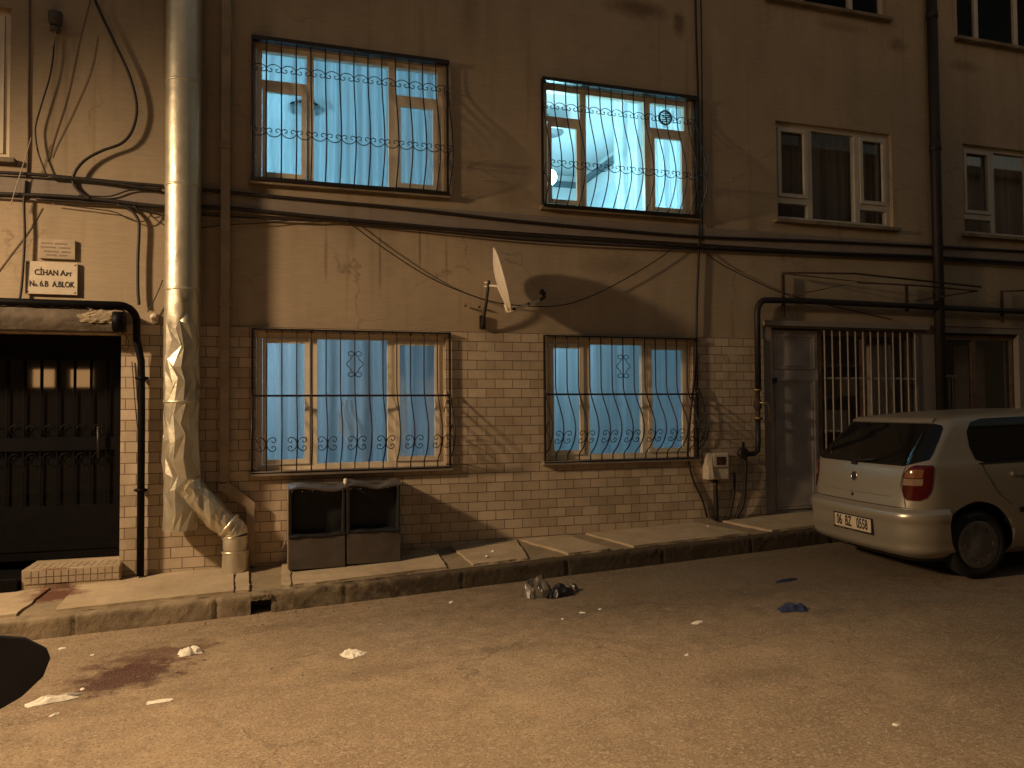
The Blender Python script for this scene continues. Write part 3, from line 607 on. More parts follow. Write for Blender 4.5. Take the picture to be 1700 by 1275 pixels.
curtain('dull curtain in the window at the upper left corner of the photo', -4.1, -2.05, 3.3, 5.35, .42, 'sheer_dense', 6, .03)
cl = MB(); cl.grid(lambda u, v: (.745+(u-.5)*(.27-.17*v**1.5)+.03*math.sin(v*6)*(1-v), .29+.025*math.sin(u*16+v*4), lerp(1.36+.06*math.sin(u*9), 1.76, v)-.05*abs(u-.5)*(v)), 24, 18); tag(cl.build('hanging_shirt', M['shirt']), 'white garment hanging behind the pane of the lower window above the boxes', 'shirt')
def pendant(label, x, y, zc, z, r, mat, bulb, P, col, rad=.05, bz=None):
    t = thing('pendant_lamp', label, 'lamp', (x, y, z))
    m = MB(); m.tube([(x, y, zc), (x, y, z+.05)], .006, 6); m.build('cord', M['plastic_dark'], t, t)
    m = MB(); m.lathe([(.03, .09), (.06, .075), (r*.8, .03), (r, .0), (r*.97, -.008), (r*.6, .012)], (x, y, z), (0, 0, 1), 32); m.build('shade', M[mat], t, t)
    if bulb:
        m = MB(); bz = z-.10 if bz is None else bz
        if bz < z-.15: m.tube([(x, y, z), (x, y, bz+rad)], .006, 6)
        m.lathe([(.002, rad)]+[(rad*math.sin(k*.3), rad*math.cos(k*.3)) for k in range(1, 10)]+[(.01, -rad)], (x, y, bz), (0, 0, 1), 20); m.build('bulb', M['bulb'], t, t)
    if P:
        ld = bpy.data.lights.new('lamp_light', 'POINT'); ld.energy = P; ld.color = col; ld.shadow_soft_size = .07; lo = bpy.data.objects.new('lamp_light', ld); COL.objects.link(lo); lo.parent = t; lo.location = (0, -.0, (bz or z-.12)-z-.09)
    return t
CY = (.30, .76, 1.0)
pendant('flat dark ceiling lamp disc seen through the sheer curtain of the upper left window', .33, .58, 5.50, 4.80, .20, 'letter', False, 0, CY)
pendant('lit ceiling lamp deep in the room behind the upper left window', -.72, 2.5, 5.50, 5.2, .16, 'plastic_white', True, 86, CY, .05)
pendant('glaring bare bulb under a dark disc in the brightest upper window', 3.37, 1.5, 5.42, 5.18, .20, 'cornice', True, 255, (.34, .85, 1.0), .105, 4.60)
pendant('dim ceiling lamp in the room behind the lower window above the boxes', -.6, 1.7, 2.78, 2.66, .15, 'plastic_white', True, 47, (.52, .82, 1.0), .04, 2.62)
pendant('dim ceiling lamp in the room behind the lower window right of the dish', 2.75, 1.3, 2.78, 2.66, .15, 'plastic_white', True, 23, (.42, .80, 1.0), .04, 2.62)
v = MB(); c0 = W(1105, 195, .04); v.lathe([(.085, 0), (.085, -.02), (.078, -.028), (.070, -.02), (.068, 0)], c0, (0, -1, 0), 28, False)
for k in range(5): v.box(c0.x-.062, c0.x+.062, .045, .05, c0.z-.05+k*.024, c0.z-.04+k*.024)
tag(v.build('window_vent', M['plastic_dark']), 'round black ventilator set in the top right pane of the brightest window', 'vent')
# things in the shop
sh = thing('shelf', 'brown wooden shelf unit inside the barred shop window', 'shelf', (6.75, .7, .3)); m = MB()
for z in (.7, 1.3, 1.75, 2.15): m.box(6.32, 7.62, .30, .56, z, z+.03)
m.build('boards', M['wood'], sh, sh); m = MB(); m.box(6.29, 6.32, .30, .56, .3, 2.5); m.box(7.62, 7.65, .30, .56, .3, 2.5); m.box(6.29, 7.65, .56, .58, .3, 2.5); m.build('sides', M['wood'], sh, sh)
for x0, x1, z0, z1, l in ((6.50, 6.85, 1.33, 1.60, 'pale box on the middle shelf of the barred shop window'), (6.36, 6.62, .73, 1.1, 'pale box on the bottom shelf at the left of the barred shop window'), (6.75, 7.0, 1.78, 2.0, 'small pale box on the upper shelf of the barred shop window')):
    m = MB(); m.box(x0, x1, .26, .52, z0, z1, .01); m.box(x0-.004, x1+.004, .256, .524, z1-.07, z1+.004); m.box((x0+x1)/2-.02, (x0+x1)/2+.02, .254, .258, z0+.02, z1-.08); tag(m.build('cardboard_box', M['card']), l, 'box', 'boxes on the shop shelves')
m = MB(); m.grid(lambda u, v: (lerp(7.12, 7.52, u)+.10*(1-v)*(u-.4), .215+.035*math.sin(u*17+3*v), lerp(.75, 2.42, v)), 40, 10); tag(m.build('cloth_drape', M['cloth_pale']), 'pale cloth draped at the right inside the barred shop window', 'cloth')
bl = thing('slatted_blind', 'pale vertical slat blind inside the shop window right of the dark drainpipe', 'blind', (8.45, .4, 1.5))
for k in range(9):
    m = MB(); m.obox((8.20+k*.062, .4, 1.65), (.026, .012, 0), (-.0004, .001, 0), (0, 0, .38)); m.build('slat', M['cloth_pale'], bl, bl)
m = MB(); m.box(8.17, 8.76, .38, .42, 2.03, 2.06); m.build('rail', M['plastic_white'], bl, bl)
m = MB(); m.grid(lambda u, v: (lerp(8.78, 9.32, u), .45+.012*math.sin(u*40), lerp(.6, 2.45, v)), 50, 4); tag(m.build('roller_screen', M['cloth_pale']), 'pale screen hung beside the slat blind in the right shop window', 'screen')

# ================================================================== pipes on the facade
def ribbed_ring(m, x, y, z, r): m.lathe([(r, -.012), (r+.007, -.006), (r+.007, .006), (r, .012)], (x, y, z), (0, 0, 1), 32, False)
fx, fy, fr_ = -.766, -.19, .150
fl = thing('exhaust_flue', 'wide dented galvanised sheet metal flue running down the wall beside the door', 'flue', (fx, fy, .2))
def dent(p, amt):
    z = p.z; k = max(0, min(1, (2.45-z)/1.2))*amt
    if k <= 0: return p
    q = Vector((p.x*6.5+3, p.y*6.5, z*2.3)); d1 = noise.voronoi(q)[0]; q2 = Vector((p.x*15+1, p.y*15, z*6.0)); d2 = noise.voronoi(q2)[0]
    d = Vector((p.x-fx, p.y-fy, 0)); L = d.length or 1; return p + d/L*(.075*(.42-d1[0])+.018*(.4-d2[0])+.012*noise.noise(q*.7))*k
def flue_sec(z0, z1, amt):
    m = MB()
    if amt == 0:
        nz = int((z1-z0)/.06); m.grid(lambda u, v: (fx+fr_*math.cos(u*2*math.pi)*(1+.008*noise.noise(Vector((u*6, v*4, z0)))), fy+fr_*math.sin(u*2*math.pi), lerp(z0, z1, v)), 72, nz)
    else:
        na, nz = 17, int((z1-z0)/.155); P = []
        for j in range(nz+1):
            row = []
            for i in range(na):
                a = 2*math.pi*(i+.5*(j % 2)+random.uniform(-.44, .44))/na; z = lerp(z0, z1, j/nz)+(random.uniform(-.05, .05) if 0 < j < nz else 0); k = max(0, min(1, (2.15-z)/.8))*amt*(0.25 if j in (0, nz) else 1)
                q = Vector((math.cos(a)*1.1, math.sin(a)*1.1, z*1.9+4)); d = noise.noise(q*1.5)*.014-.030*max(0, noise.noise(q*2.1+Vector((9, 2, 5))))+random.uniform(-.004, .004); r = fr_+.004+d*k; row.append(Vector((fx+r*math.cos(a), fy+r*math.sin(a), z)))
            P.append(row)
        k0 = len(m.v); m.v += [p for r in P for p in r]
        for j in range(nz):
            for i in range(na):
                a, b, c, d = k0+j*na+i, k0+j*na+(i+1) % na, k0+(j+1)*na+(i+1) % na, k0+(j+1)*na+i
                for t in (((a, b, d), (b, c, d)) if j % 2 else ((a, b, c), (a, c, d))): m.f.append(list(t)); m.sm.append(z0 > 1.7 and j > nz*.55)
    ribbed_ring(m, fx, fy, z1-.004, fr_); return m
for z0, z1, a_ in ((2.74, 3.68, 0), (1.74, 2.74, .8), (.60, 1.74, 1.25), (3.68, 4.62, 0), (4.62, 5.6, 0), (5.6, 8.6, 0)): flue_sec(z0, z1, a_).build('pipe_section', M['zinc'], fl, fl)
m = MB(); bc = smooth_path([Vector((fx+.06, fy-.03, .98)), Vector((fx+.14, fy-.03, .88)), Vector((fx+.26, fy-.02, .74)), Vector((fx+.36, fy-.01, .64)), Vector((fx+.43, fy, .585)), Vector((fx+.455, fy, .515))], 3); m.tube(bc, [lerp(.125, .108, min(1, i/9)) for i in range(len(bc))], 16)
for i in range(len(m.v)): m.v[i] = m.v[i]+Vector((random.uniform(-1, 1), random.uniform(-1, 1), random.uniform(-1, 1)))*.009+(m.v[i]-Vector((fx+.25, fy, .75))).normalized()*.018*noise.noise(m.v[i]*9)
m.sm = [False]*len(m.f); m.build('elbow', M['zinc'], fl, fl)
m = MB(); m.lathe([(.112, -.02), (.122, -.012), (.122, .012), (.112, .02)], (fx+.40, fy, .615), (.75, 0, -.66), 28, False); m.build('elbow_seam', M['zinc'], fl, fl)
sx = fx+.455
for z0, z1, r0 in ((.385, .52, .104), (.185, .385, .112)):
    m = MB(); m.grid(lambda u, v: Vector((sx, fy, lerp(z0, z1, v)))+Vector((math.cos(u*6.2832), math.sin(u*6.2832), 0))*(r0*(1.0 if v > .1 else .98)+.008*noise.noise(Vector((u*9, z0*9, v*2)))), 48, 10); ribbed_ring(m, sx, fy, z1-.01, r0-.001); m.build('outlet_section', M['zinc'], fl, fl)
m = MB(); m.lathe([(.149, 0), (.02, .004)], (fx, fy, .612), (0, 0, 1), 40); m.build('end_cap', M['plastic_dark'], fl, fl)

dp = thing('downpipe', 'flat square painted downpipe right of the metal flue with a cranked foot', 'downpipe', (-.41, -.05, .2))
m = MB(); m.box(-.455, -.372, -.10, -.015, .98, 8.6, .006); m.build('pipe', M['brown_paint'], dp, dp)
m = MB(); m.prism([(-.455, -.10, 1.0), (-.372, -.10, .99), (-.145, -.10, .80), (-.145, -.10, .74), (-.225, -.10, .74), (-.225, -.10, .76), (-.455, -.10, .93)], (0, .085, 0)); m.build('crank', M['brown_paint'], dp, dp)
m = MB(); m.box(-.225, -.145, -.10, -.015, .21, .745, .006); m.build('foot', M['brown_paint'], dp, dp)
for z in (2.62, 1.35, 4.1, 1.02):
    m = MB(); m.box(-.462, -.365, -.107, -.012, z, z+.03); m.build('bracket', M['brown_paint'], dp, dp)

bp = thing('black_pipe', 'thick black painted pipe along the door canopy and down the wall to the pavement', 'pipe', (-1.11, -.08, .2))
pts = [(-4.2, -.215, 2.585), (-1.27, -.215, 2.585)]+[(-1.27+.12*math.sin(k*.1963), -.215+.10*(k/8), 2.585-.12*(1-math.cos(k*.1963))) for k in range(1, 9)]+[(-1.15, -.115, 2.3), (-1.115, -.085, 2.1), (-1.11, -.08, 1.6), (-1.11, -.08, .19)]
m = MB(); m.tube(pts, .032, 12); m.build('pipe', M['black_pipe'], bp, bp)
for z in (.95, 1.95):
    m = MB(); m.lathe([(.037, -.015), (.044, -.012), (.044, .012), (.037, .015)], (-1.11, -.08, z), (0, 0, 1), 16, False); m.box(-1.12, -1.10, -.05, 0, z-.012, z+.012); m.box(-1.165, -1.055, -.085, -.075, z-.01, z+.01); m.build('clamp', M['black_pipe'], bp, bp)
m = MB(); m.lathe([(.09, -.02), (.09, .06), (.05, .075)], (-1.30, -.215, 2.44), (1, 0, 0), 18); m.build('end_box', M['black_pipe'], bp, bp)

gp = thing('gas_pipe', 'dark gas supply pipe rising beside the grey door and running right above the shop', 'pipe', (5.30, -.10, .4))
pts = [(5.02, -.12, 1.12), (5.22, -.12, 1.12), (5.28, -.11, 1.15), (5.30, -.10, 1.25), (5.30, -.10, 1.50)]; m = MB(); m.tube(pts, .03, 10); m.build('lower_pipe', M['gas_paint'], gp, gp)
pts = [(5.31, -.10, 1.86), (5.315, -.10, 2.72)]+[(5.315+.11*(1-math.cos(k*.262)), -.10, 2.72+.16*math.sin(k*.262)) for k in range(1, 7)]+[(5.9, -.10, 2.89), (9.1, -.10, 2.87), (13, -.10, 2.87)]; m = MB(); m.tube(pts, .036, 10); m.build('upper_pipe', M['gas_paint'], gp, gp)
va = MB(); va.lathe([(.05, 0), (.05, .03), (.03, .035), (.028, .12), (.045, .14), (.045, .22), (.028, .24), (.028, .33), (.05, .335), (.05, .36)], (5.30, -.10, 1.50), (0, 0, 1), 18); vo = va.build('valve', M['rust'], gp, gp)
m = MB(); m.tube([(5.30, -.14, 1.70), (5.36, -.17, 1.70), (5.40, -.17, 1.66), (5.41, -.17, 1.50)], .009, 6); m.build('lever', M['brass'], vo, gp)
m = MB(); m.lathe([(.051, .0), (.054, .004), (.054, .02)], (5.30, -.10, 1.515), (0, 0, 1), 18, False); m.lathe([(.051, .0), (.054, .004), (.054, .02)], (5.30, -.10, 1.835), (0, 0, 1), 18, False); m.build('flange', M['brass'], vo, gp)
m = MB(); m.lathe([(.05, -.03), (.065, -.015), (.065, .015), (.05, .03)], (5.08, -.13, 1.13), (0, 1, 0), 16); m.tube([(5.08, -.13, 1.13), (5.08, -.13, 1.26)], .015, 8); m.build('regulator', M['gas_paint'], gp, gp)
for k, pp in enumerate(([(5.12, -.12, 1.10), (5.12, -.10, .8), (5.10, -.08, .55), (5.02, -.06, .40)], [(4.98, -.10, .92), (5.0, -.06, .7), (4.94, -.05, .45), (4.90, -.05, .38)], [(4.76, -.06, .84), (4.77, -.05, .38)])):
    m = MB(); m.tube(smooth_path(pp, 6), (.018, .014, .026)[k], 8); m.build('branch_pipe', M['gas_paint'], gp, gp)

mt = thing('meter_box', 'small beige meter box with torn side and dark display by the gas pipe', 'meter box', (4.74, -.08, .98))
m = MB(); m.box(4.62, 4.895, -.13, -.017, .845, 1.145, .012); m.build('case', M['plastic_white'], mt, mt)
m = MB(); m.box(4.685, 4.88, -.145, -.13, .985, 1.13, .006); m.build('face_plate', M['plastic_white'], mt, mt); m = MB(); m.box(4.725, 4.84, -.149, -.145, 1.01, 1.10); m.build('display', M['rust'], mt, mt)
m = MB(); m.prism([(4.615, -.15, .85), (4.68, -.16, .86), (4.668, -.15, 1.0), (4.676, -.14, 1.12), (4.62, -.13, 1.14), (4.605, -.13, 1.03), (4.63, -.14, .98)], (0, .015, .004)); m.build('torn_flap', M['plastic_white'], mt, mt)

dn = thing('drainpipe', 'tall dark brown drainpipe at the right between the two shop windows', 'drainpipe', (7.98, -.08, .4))
m = MB(); m.tube([(7.98, -.085, .42), (7.98, -.085, 8.8)], .062, 14); m.build('pipe', M['drain'], dn, dn)
for z in (1.2, 3.05, 4.9, 6.6):
    m = MB(); m.lathe([(.062, -.05), (.07, -.045), (.07, .045), (.062, .05)], (7.98, -.085, z), (0, 0, 1), 18, False); m.build('socket', M['drain'], dn, dn)

aw = thing('awning_bracket', 'rusty folded awning frame of thin steel bars above the grey shop door', 'awning frame', (6.9, -.2, 3.0))
m = MB(); m.tube([(5.70, -.06, 3.20), (5.70, -.06, 2.70)], .02, 4); m.build('wall_plate', M['rust'], aw, aw)
m = MB(); m.tube([(7.50, -.06, 3.14), (7.50, -.06, 2.82)], .02, 4); m.build('wall_plate', M['rust'], aw, aw)
m = MB(); m.tube([(5.66, -.10, 3.21), (6.5, -.32, 3.20), (8.4, -.32, 3.12)], .012, 6); m.build('top_bar', M['rust'], aw, aw)
m = MB(); m.tube([(5.70, -.10, 3.20), (6.50, -.40, 3.09), (5.75, -.10, 2.94)], .012, 6); m.build('folding_arm', M['rust'], aw, aw)
m = MB(); m.tube([(6.50, -.36, 3.09), (7.5, -.30, 3.10), (8.3, -.36, 3.06), (7.6, -.10, 2.95)], .011, 6); m.build('folding_arm', M['rust'], aw, aw)
aw2 = thing('awning_bracket', 'second rusty awning bracket at the right edge beyond the drainpipe', 'awning frame', (9.05, -.2, 3.0))
m = MB(); m.tube([(9.04, -.06, 3.14), (9.04, -.06, 2.72)], .02, 4); m.build('wall_plate', M['rust'], aw2, aw2); m = MB(); m.tube([(9.04, -.10, 3.12), (9.8, -.36, 3.16), (11, -.3, 3.1)], .012, 6); m.build('folding_arm', M['rust'], aw2, aw2)

# ================================================================== cables (read off along the wall plane)
def cable(label, px, r, y=-.035, mat='cable', n=8, cat='cable', grp='cables on the facade', extra=None):
    pts = [W(p[0], p[1], p[2] if len(p) > 2 else y) for p in px]; m = MB(); m.tube(smooth_path(pts, n), r, 7)
    o = m.build('cable', M[mat]); return tag(o, label, cat, grp)
cable('thick black cable along the top edge of the floor band under the upper windows', [(-60, 284), (60, 290), (200, 303), (270, 309), (400, 321), (530, 333), (680, 347), (850, 366), (1000, 380), (1160, 393), (1350, 400), (1540, 409), (1760, 420)], .016, -.055)
cable('black cable along the bottom edge of the floor band above the dish', [(-60, 320), (100, 326), (180, 333), (270, 343), (380, 346), (530, 360), (680, 374), (850, 389), (1000, 399), (1160, 410), (1350, 419), (1540, 426), (1760, 440)], .018, -.05)
cable('second thinner cable just under the lower band cable', [(60, 330), (140, 336), (200, 340), (265, 352), (340, 357), (500, 366), (560, 367), (700, 382), (900, 401), (1160, 414), (1540, 431), (1760, 446)], .010, -.045)
cable('bunched upper cable strand left of the flue', [(80, 294), (140, 298), (200, 306), (268, 316)], .013, -.08)
cable('thin cable strand arching between the two band cables left of the flue', [(130, 324), (180, 326), (215, 316), (250, 316), (290, 322)], .007, -.06)
cable('thin cable tail drooping below the cable bunch beside the flue', [(85, 338), (150, 346), (190, 352), (215, 364), (235, 368), (248, 360), (255, 345)], .005, -.05)
cable('faint painted over wire slanting down the wall inside the big cable loop', [(150, 0), (132, 70), (112, 160), (90, 230), (80, 268)], .003, -.006, 'cable_tan')
cable('second faint painted wire crossing the wall inside the big cable loop', [(163, 60), (150, 120), (120, 190), (95, 240), (86, 262)], .0025, -.006, 'cable_tan')
cable('faint painted wire slanting from the floor band to the left edge', [(70, 345), (50, 380), (20, 420), (-10, 460)], .003, -.006, 'cable_tan')
cable('stray cable loop hanging at the left side of the flue', [(222, 340), (232, 352), (245, 351), (256, 362), (270, 372), (285, 380)], .005, -.06)
cable('big slack black cable loop hanging over the wall left of the flue', [(150, -30), (160, 5), (190, 70), (215, 125), (227, 175), (221, 213), (203, 237), (170, 250), (145, 263), (128, 280), (121, 300), (130, 316), (150, 330)], .013, -.06)
cable('thin kinked cable dropping from the small wall lamp at the upper left', [(90, 60), (88, 95), (82, 130), (70, 170), (60, 205), (59, 225), (64, 255), (77, 290)], .007, -.045)
cable('painted over cable in the wall joint at the upper left', [(49, -20), (49, 70), (47, 160), (47, 230), (45, 290), (42, 330)], .008, -.012, 'cable_tan')
cable('black cable running down the wall left of the name plates', [(44, 300), (40, 335), (41, 390), (38, 450), (34, 490), (30, 500)], .011, -.05)
cable('black cable in clips running down from the cable bunch to the door canopy', [(195, 340), (215, 347), (228, 362), (231, 380), (229, 430), (229, 480), (231, 506)], .014, -.05)
cable('sagging thin cable from the floor band to the satellite dish mast', [(564, 362), (580, 370), (640, 414), (720, 464), (800, 496), (860, 507), (930, 507), (985, 490), (1040, 462), (1090, 432), (1120, 410)], .006, -.06)
cable('straight thin cable from the band down to the awning frame', [(1165, 415), (1200, 440), (1260, 470), (1310, 490), (1400, 512), (1480, 530)], .006, -.05)
cable('thin cable slanting from the flue up to the lower band cable', [(335, 378), (380, 373), (440, 370), (500, 364), (520, 363)], .005, -.04)
cable('long black cable falling past the right edges of the barred windows to the pavement', [(1154, -30), (1156, 60), (1159, 160), (1160, 250), (1161, 340), (1160, 420), (1157, 500), (1156, 560), (1153, 620), (1146, 690), (1142, 740), (1143, 765), (1152, 800), (1166, 830), (1174, 858)], .013, -.04)
cable('thinner twin cable beside the long falling cable', [(1163, -30), (1165, 100), (1166, 260), (1166, 400)], .008, -.03)
cable('knotted cable end curling by the lower right barred window', [(1157, 640), (1166, 660), (1172, 690), (1170, 720), (1160, 735), (1152, 720), (1158, 690)], .006, -.07)
cable('thin pale wire slanting down at the upper left corner', [(98, 8), (92, 50), (88, 75)], .004, -.09, 'cable_pale')
cable('thin pale wire slanting across the band at the left edge', [(52, 228), (42, 262), (30, 300), (18, 340)], .004, -.09, 'cable_pale')
cable('thin black wire rising from the white bell box to the flue', [(245, 518), (255, 500), (265, 478), (270, 465)], .005, -.05)
cable('short wire loop hanging under the right end of the door canopy', [(203, 553, -.2), (212, 562, -.15), (214, 575, -.05), (209, 583, -.05), (203, 577, -.05)], .003, -.1)
cable('thin cable rising from the lower left corner of the door pier', [(219, 600), (222, 640), (226, 690), (229, 715)], .004, -.03)
cable('pale wire poking out by the left side of the dark boxes', [(447, 920), (456, 922), (465, 915), (472, 903), (474, 890)], .004, -.1, 'cable_pale')
cable('thin white wire hanging on the downpipe right of the flue', [(381, -20), (384, 40), (388, 78)], .004, -.11, 'cable_pale')

# ================================================================== fittings on the wall
def plate(name, label, cat, x0, x1, z0, z1, mat, lines, letter, screws=True, tilt=0):
    t = thing(name, label, cat, ((x0+x1)/2, -.02, z0)); m = MB(); m.box(x0, x1, -.032, -.012, z0, z1, .004); m.build('board', M[mat], t, t)
    for (txt, size, cx, cz, sxx) in lines:
        text_mesh(txt, size, (cx, -.0335, cz), (1, 0, 0), (0, 0, 1), 'lettering', M[letter], t, t, .001, sxx, .0015)
    if screws:
        for sx_ in (x0+.02, x1-.02):
            for sz in (z0+.02, z1-.02):
                m = MB(); m.lathe([(.007, 0), (.006, .003)], (sx_, -.032, sz), (0, -1, 0), 10); m.build('screw', M['rust'], t, t)
    return t
a_, b_ = W(44, 434), W(130, 491)
X0, X1, Z0, Z1 = a_.x, b_.x, b_.z, a_.z; Wd = X1-X0
plate('name_plate', 'cream enamel house name plate with two lines of black lettering above the door', 'sign', X0, X1, Z0, Z1, 'plaque',
      [('CİHAN', .070, X0+Wd*.40, Z0+(Z1-Z0)*.66, .80), ('A', .070, X0+Wd*.715, Z0+(Z1-Z0)*.66, .9), ('PT', .046, X0+Wd*.83, Z0+(Z1-Z0)*.63, .9),
       ('N', .070, X0+Wd*.125, Z0+(Z1-Z0)*.31, .75), ('o.', .044, X0+Wd*.21, Z0+(Z1-Z0)*.285, .85), ('6.B', .070, X0+Wd*.355, Z0+(Z1-Z0)*.31, .76), ('A.BLOK', .070, X0+Wd*.725, Z0+(Z1-Z0)*.31, .72)], 'letter')
a_, b_ = W(66, 397), W(126, 433); t = thing('worn_plaque', 'smaller weathered stone plaque with faded unreadable lines above the name plate', 'sign', ((a_.x+b_.x)/2, -.02, b_.z))
m = MB(); m.box(a_.x, b_.x, -.028, -.004, b_.z+.004, a_.z, .004); m.build('board', M['plaque_old'], t, t)
m = MB(); hh = a_.z-b_.z; ww = b_.x-a_.x
for fz, segs in ((.78, ((.08, .40), (.44, .78))), (.58, ((.06, .48), (.54, .9))), (.38, ((.14, .56), (.62, .9))), (.2, ((.2, .5), (.55, .8)))):
    for s0, s1 in segs:
        q = s0
        while q < s1-.02: m.box(a_.x+ww*q, a_.x+ww*(q+.022), -.0292, -.0278, b_.z+hh*fz-.006, b_.z+hh*fz+.008); q += .034
m.build('faded_lines', M['letter_faded'], t, t)
wlamp = thing('wall_lamp', 'small unlit grey lamp fixed to the wall at the upper left', 'lamp', W(92, 30, -.06)); c0 = W(92, 34, -.07)
m = MB(); m.lathe([(.055, .07), (.06, .06), (.052, -.03), (.035, -.05)], c0, (0, 0, 1), 18); m.build('housing', M['box_grey'], wlamp, wlamp); m = MB(); m.lathe([(.03, -.05), (.045, -.07), (.04, -.10), (.012, -.115)], c0, (0, 0, 1), 16); m.build('shade', M['box_grey'], wlamp, wlamp); m = MB(); m.box(c0.x-.02, c0.x+.02, -.07, 0, c0.z-.02, c0.z+.02); m.build('bracket', M['box_grey'], wlamp, wlamp)
c0 = W(256, 526, -.05); bx = thing('bell_box', 'small rounded white box on the wall between black pipe and flue', 'bell box', c0)
m = MB(); m.lathe([(.036, .0), (.038, -.03), (.03, -.05), (.01, -.058)], (c0.x, -.005, c0.z), (0, 1, 0), 18); m.build('dome', M['plastic_white'], bx, bx); m = MB(); m.box(c0.x-.03, c0.x+.03, -.03, -.014, c0.z-.055, c0.z-.01, .004); m.build('base', M['plastic_white'], bx, bx)

# satellite dish, seen nearly edge-on
ds = thing('satellite_dish', 'cream satellite dish seen edge on with its arm pointing right on a dark mast', 'satellite dish', W(800, 548, -.05))
dc = W(834, 463, -.36); n_ = Vector((.95, -.235, .27)).normalized(); X_ = Vector((0, 1, 0)); X_ = (X_-n_*X_.dot(n_)).normalized(); Y_ = n_.cross(X_)
if Y_.z < 0: Y_ = -Y_
RX, RY = .27, .315; m = MB()
def dish(u, v, off): r = v; an = u*2*math.pi; return dc + X_*RX*r*math.cos(an) + Y_*RY*r*math.sin(an) + n_*(.06*(r*r-1)+off)
m.grid(lambda u, v: dish(u, v, 0), 48, 8); m.grid(lambda u, v: dish(u, v, -.006), 48, 8); m.tube([dish(k/48, 1, -.003) for k in range(48)], .006, 6, True); m.build('reflector', M['dish'], ds, ds)
m = MB(); base_ = W(800, 546, -.05); top_ = W(812, 466, -.20); m.tube(smooth_path([base_, W(806, 510, -.16), W(810, 480, -.2), top_], 6), .017, 10); m.build('mast', M['gas_paint'], ds, ds)
m = MB(); m.obox(W(801, 535, -.03), (.03, 0, 0), (0, .015, 0), (0, 0, .07)); m.build('wall_plate', M['gas_paint'], ds, ds)
m = MB(); bk = dc-n_*.06-Y_*.06; m.tube([top_+Vector((0, 0, -.05)), bk], .013, 8); m.tube([top_+Vector((-.05, 0, -.02)), top_+Vector((.03, 0, -.02))], .008, 6); m.tube([top_+Vector((-.05, 0, -.06)), top_+Vector((.03, 0, -.06))], .008, 6); m.tube([bk, dc-Y_*RY*.98-n_*.02], .014, 8); m.build('back_bracket', M['dish'], ds, ds)
low_ = W(842, 517, -.36); l_end = W(899, 497, -.44); m = MB(); m.tube([dc-Y_*RY*.8-n_*.04, low_+Vector((0, 0, .0)), low_+Vector((.03, 0, -.005)), l_end], .016, 8); arm = m.build('feed_arm', M['dish'], ds, ds)
m = MB()
for f in (.2, .62):
    p = lerp(low_, l_end, f); m.obox(p, (.012, 0, .003), (0, .013, 0), (-.003, 0, .013))
m.build('arm_clip', M['plastic_dark'], arm, ds)
m = MB(); m.tube([l_end-Vector((.02, 0, .01)), l_end+Vector((.03, 0, .02))], .016, 8); m.tube([l_end+Vector((.025, 0, .01)), l_end+Vector((.028, 0, .075))], .02, 10); m.lathe([(.02, 0), (.028, .03), (.026, .05)], l_end+Vector((.03, 0, .06)), (-.6, 0, .35), 12); m.build('receiver', M['plastic_dark'], ds, ds)
for px, py in ((772, 508), (795, 510)):
    m = MB(); c = W(px, py, -.02); m.lathe([(.010, 0), (.012, .03), (.006, .045)], c, (0, -1, 0), 8); m.build('anchor_bolt', M['rust'], ds, ds)

# two dark boxes on the pavement under the window
for k, (x0, x1, lab) in enumerate(((.15, .65, 'left one of two low dark boxes with black vinyl fronts under the window'), (.668, 1.155, 'right one of two low dark boxes, wavy lid, under the window'))):
    zb = pave_z((x0+x1)/2, -.3)+.016; bxs = thing('storage_box', lab, 'box', ((x0+x1)/2, -.25, zb), 'dark boxes under the window'); zt = zb+.755-.01*k; yf = -.44; zm = zb+.30
    m = MB(); m.box(x0, x1, yf, -.06, zb, zm, .006); m.box(x0+.01, x1-.01, yf+.15, -.06, zm, zt-.02); m.build('body', M['box_grey'], bxs, bxs)
    m = MB(); m.box(x0-.006, x0, yf+.002, -.05, zb+.01, zt-.03); m.build('side_board', M['box_tan'] if k == 0 else M['box_grey'], bxs, bxs)
    m = MB(); m.grid(lambda u, v: (lerp(x0+.03, x1-.03, u), yf+.13+.012*fbm((u*2+k*7, v*2, 1)), lerp(zm-.01, zt-.03, v)), 20, 16)
    for q0, q1 in ((x0, x0+.028), (x1-.028, x1)): m.box(q0, q1, yf+.004, yf+.20, zm-.01, zt-.03, .008)
    m.grid(lambda u, v: (lerp(x0, x1, u), yf+.018-.030*math.sin(v*math.pi)+.006*fbm((u*4+k, v*2, 9)), zm-.03+.055*v-.014*math.sin(u*math.pi)*v+.008*fbm((u*5+k*3, v, 2))), 36, 10)
    m.grid(lambda u, v: (lerp(x0+.028, x1-.028, u), lerp(yf+.02, yf+.14, v), zm+.022-.014*math.sin(u*math.pi)-.012*v), 20, 4); m.build('vinyl_front', M['vinyl'], bxs, bxs)
    m = MB(); m.grid(lambda u, v: (lerp(x0-.008, x1+.008, u), lerp(yf+.005, -.05, v), zt-.014+.018*fbm((u*2.2+k*5, v, 3))+.012*math.sin(u*6.28+k)-.02*(v < .01)), 30, 8); m.grid(lambda u, v: (lerp(x0-.008, x1+.008, u), yf+.004, lerp(zt-.05, zt-.034, v)+.018*fbm((u*2.2+k*5, 0, 3))+.012*math.sin(u*6.28+k)), 30, 2); m.build('lid', M['box_grey'], bxs, bxs)
    m = MB()
    for q in range(6): m.lathe([(.005, 0), (.004, .004)], (lerp(x0+.03, x1-.03, q/5), yf+.0, zt-.055), (0, -1, 0), 8)
    m.build('studs', M['chrome'], bxs, bxs)
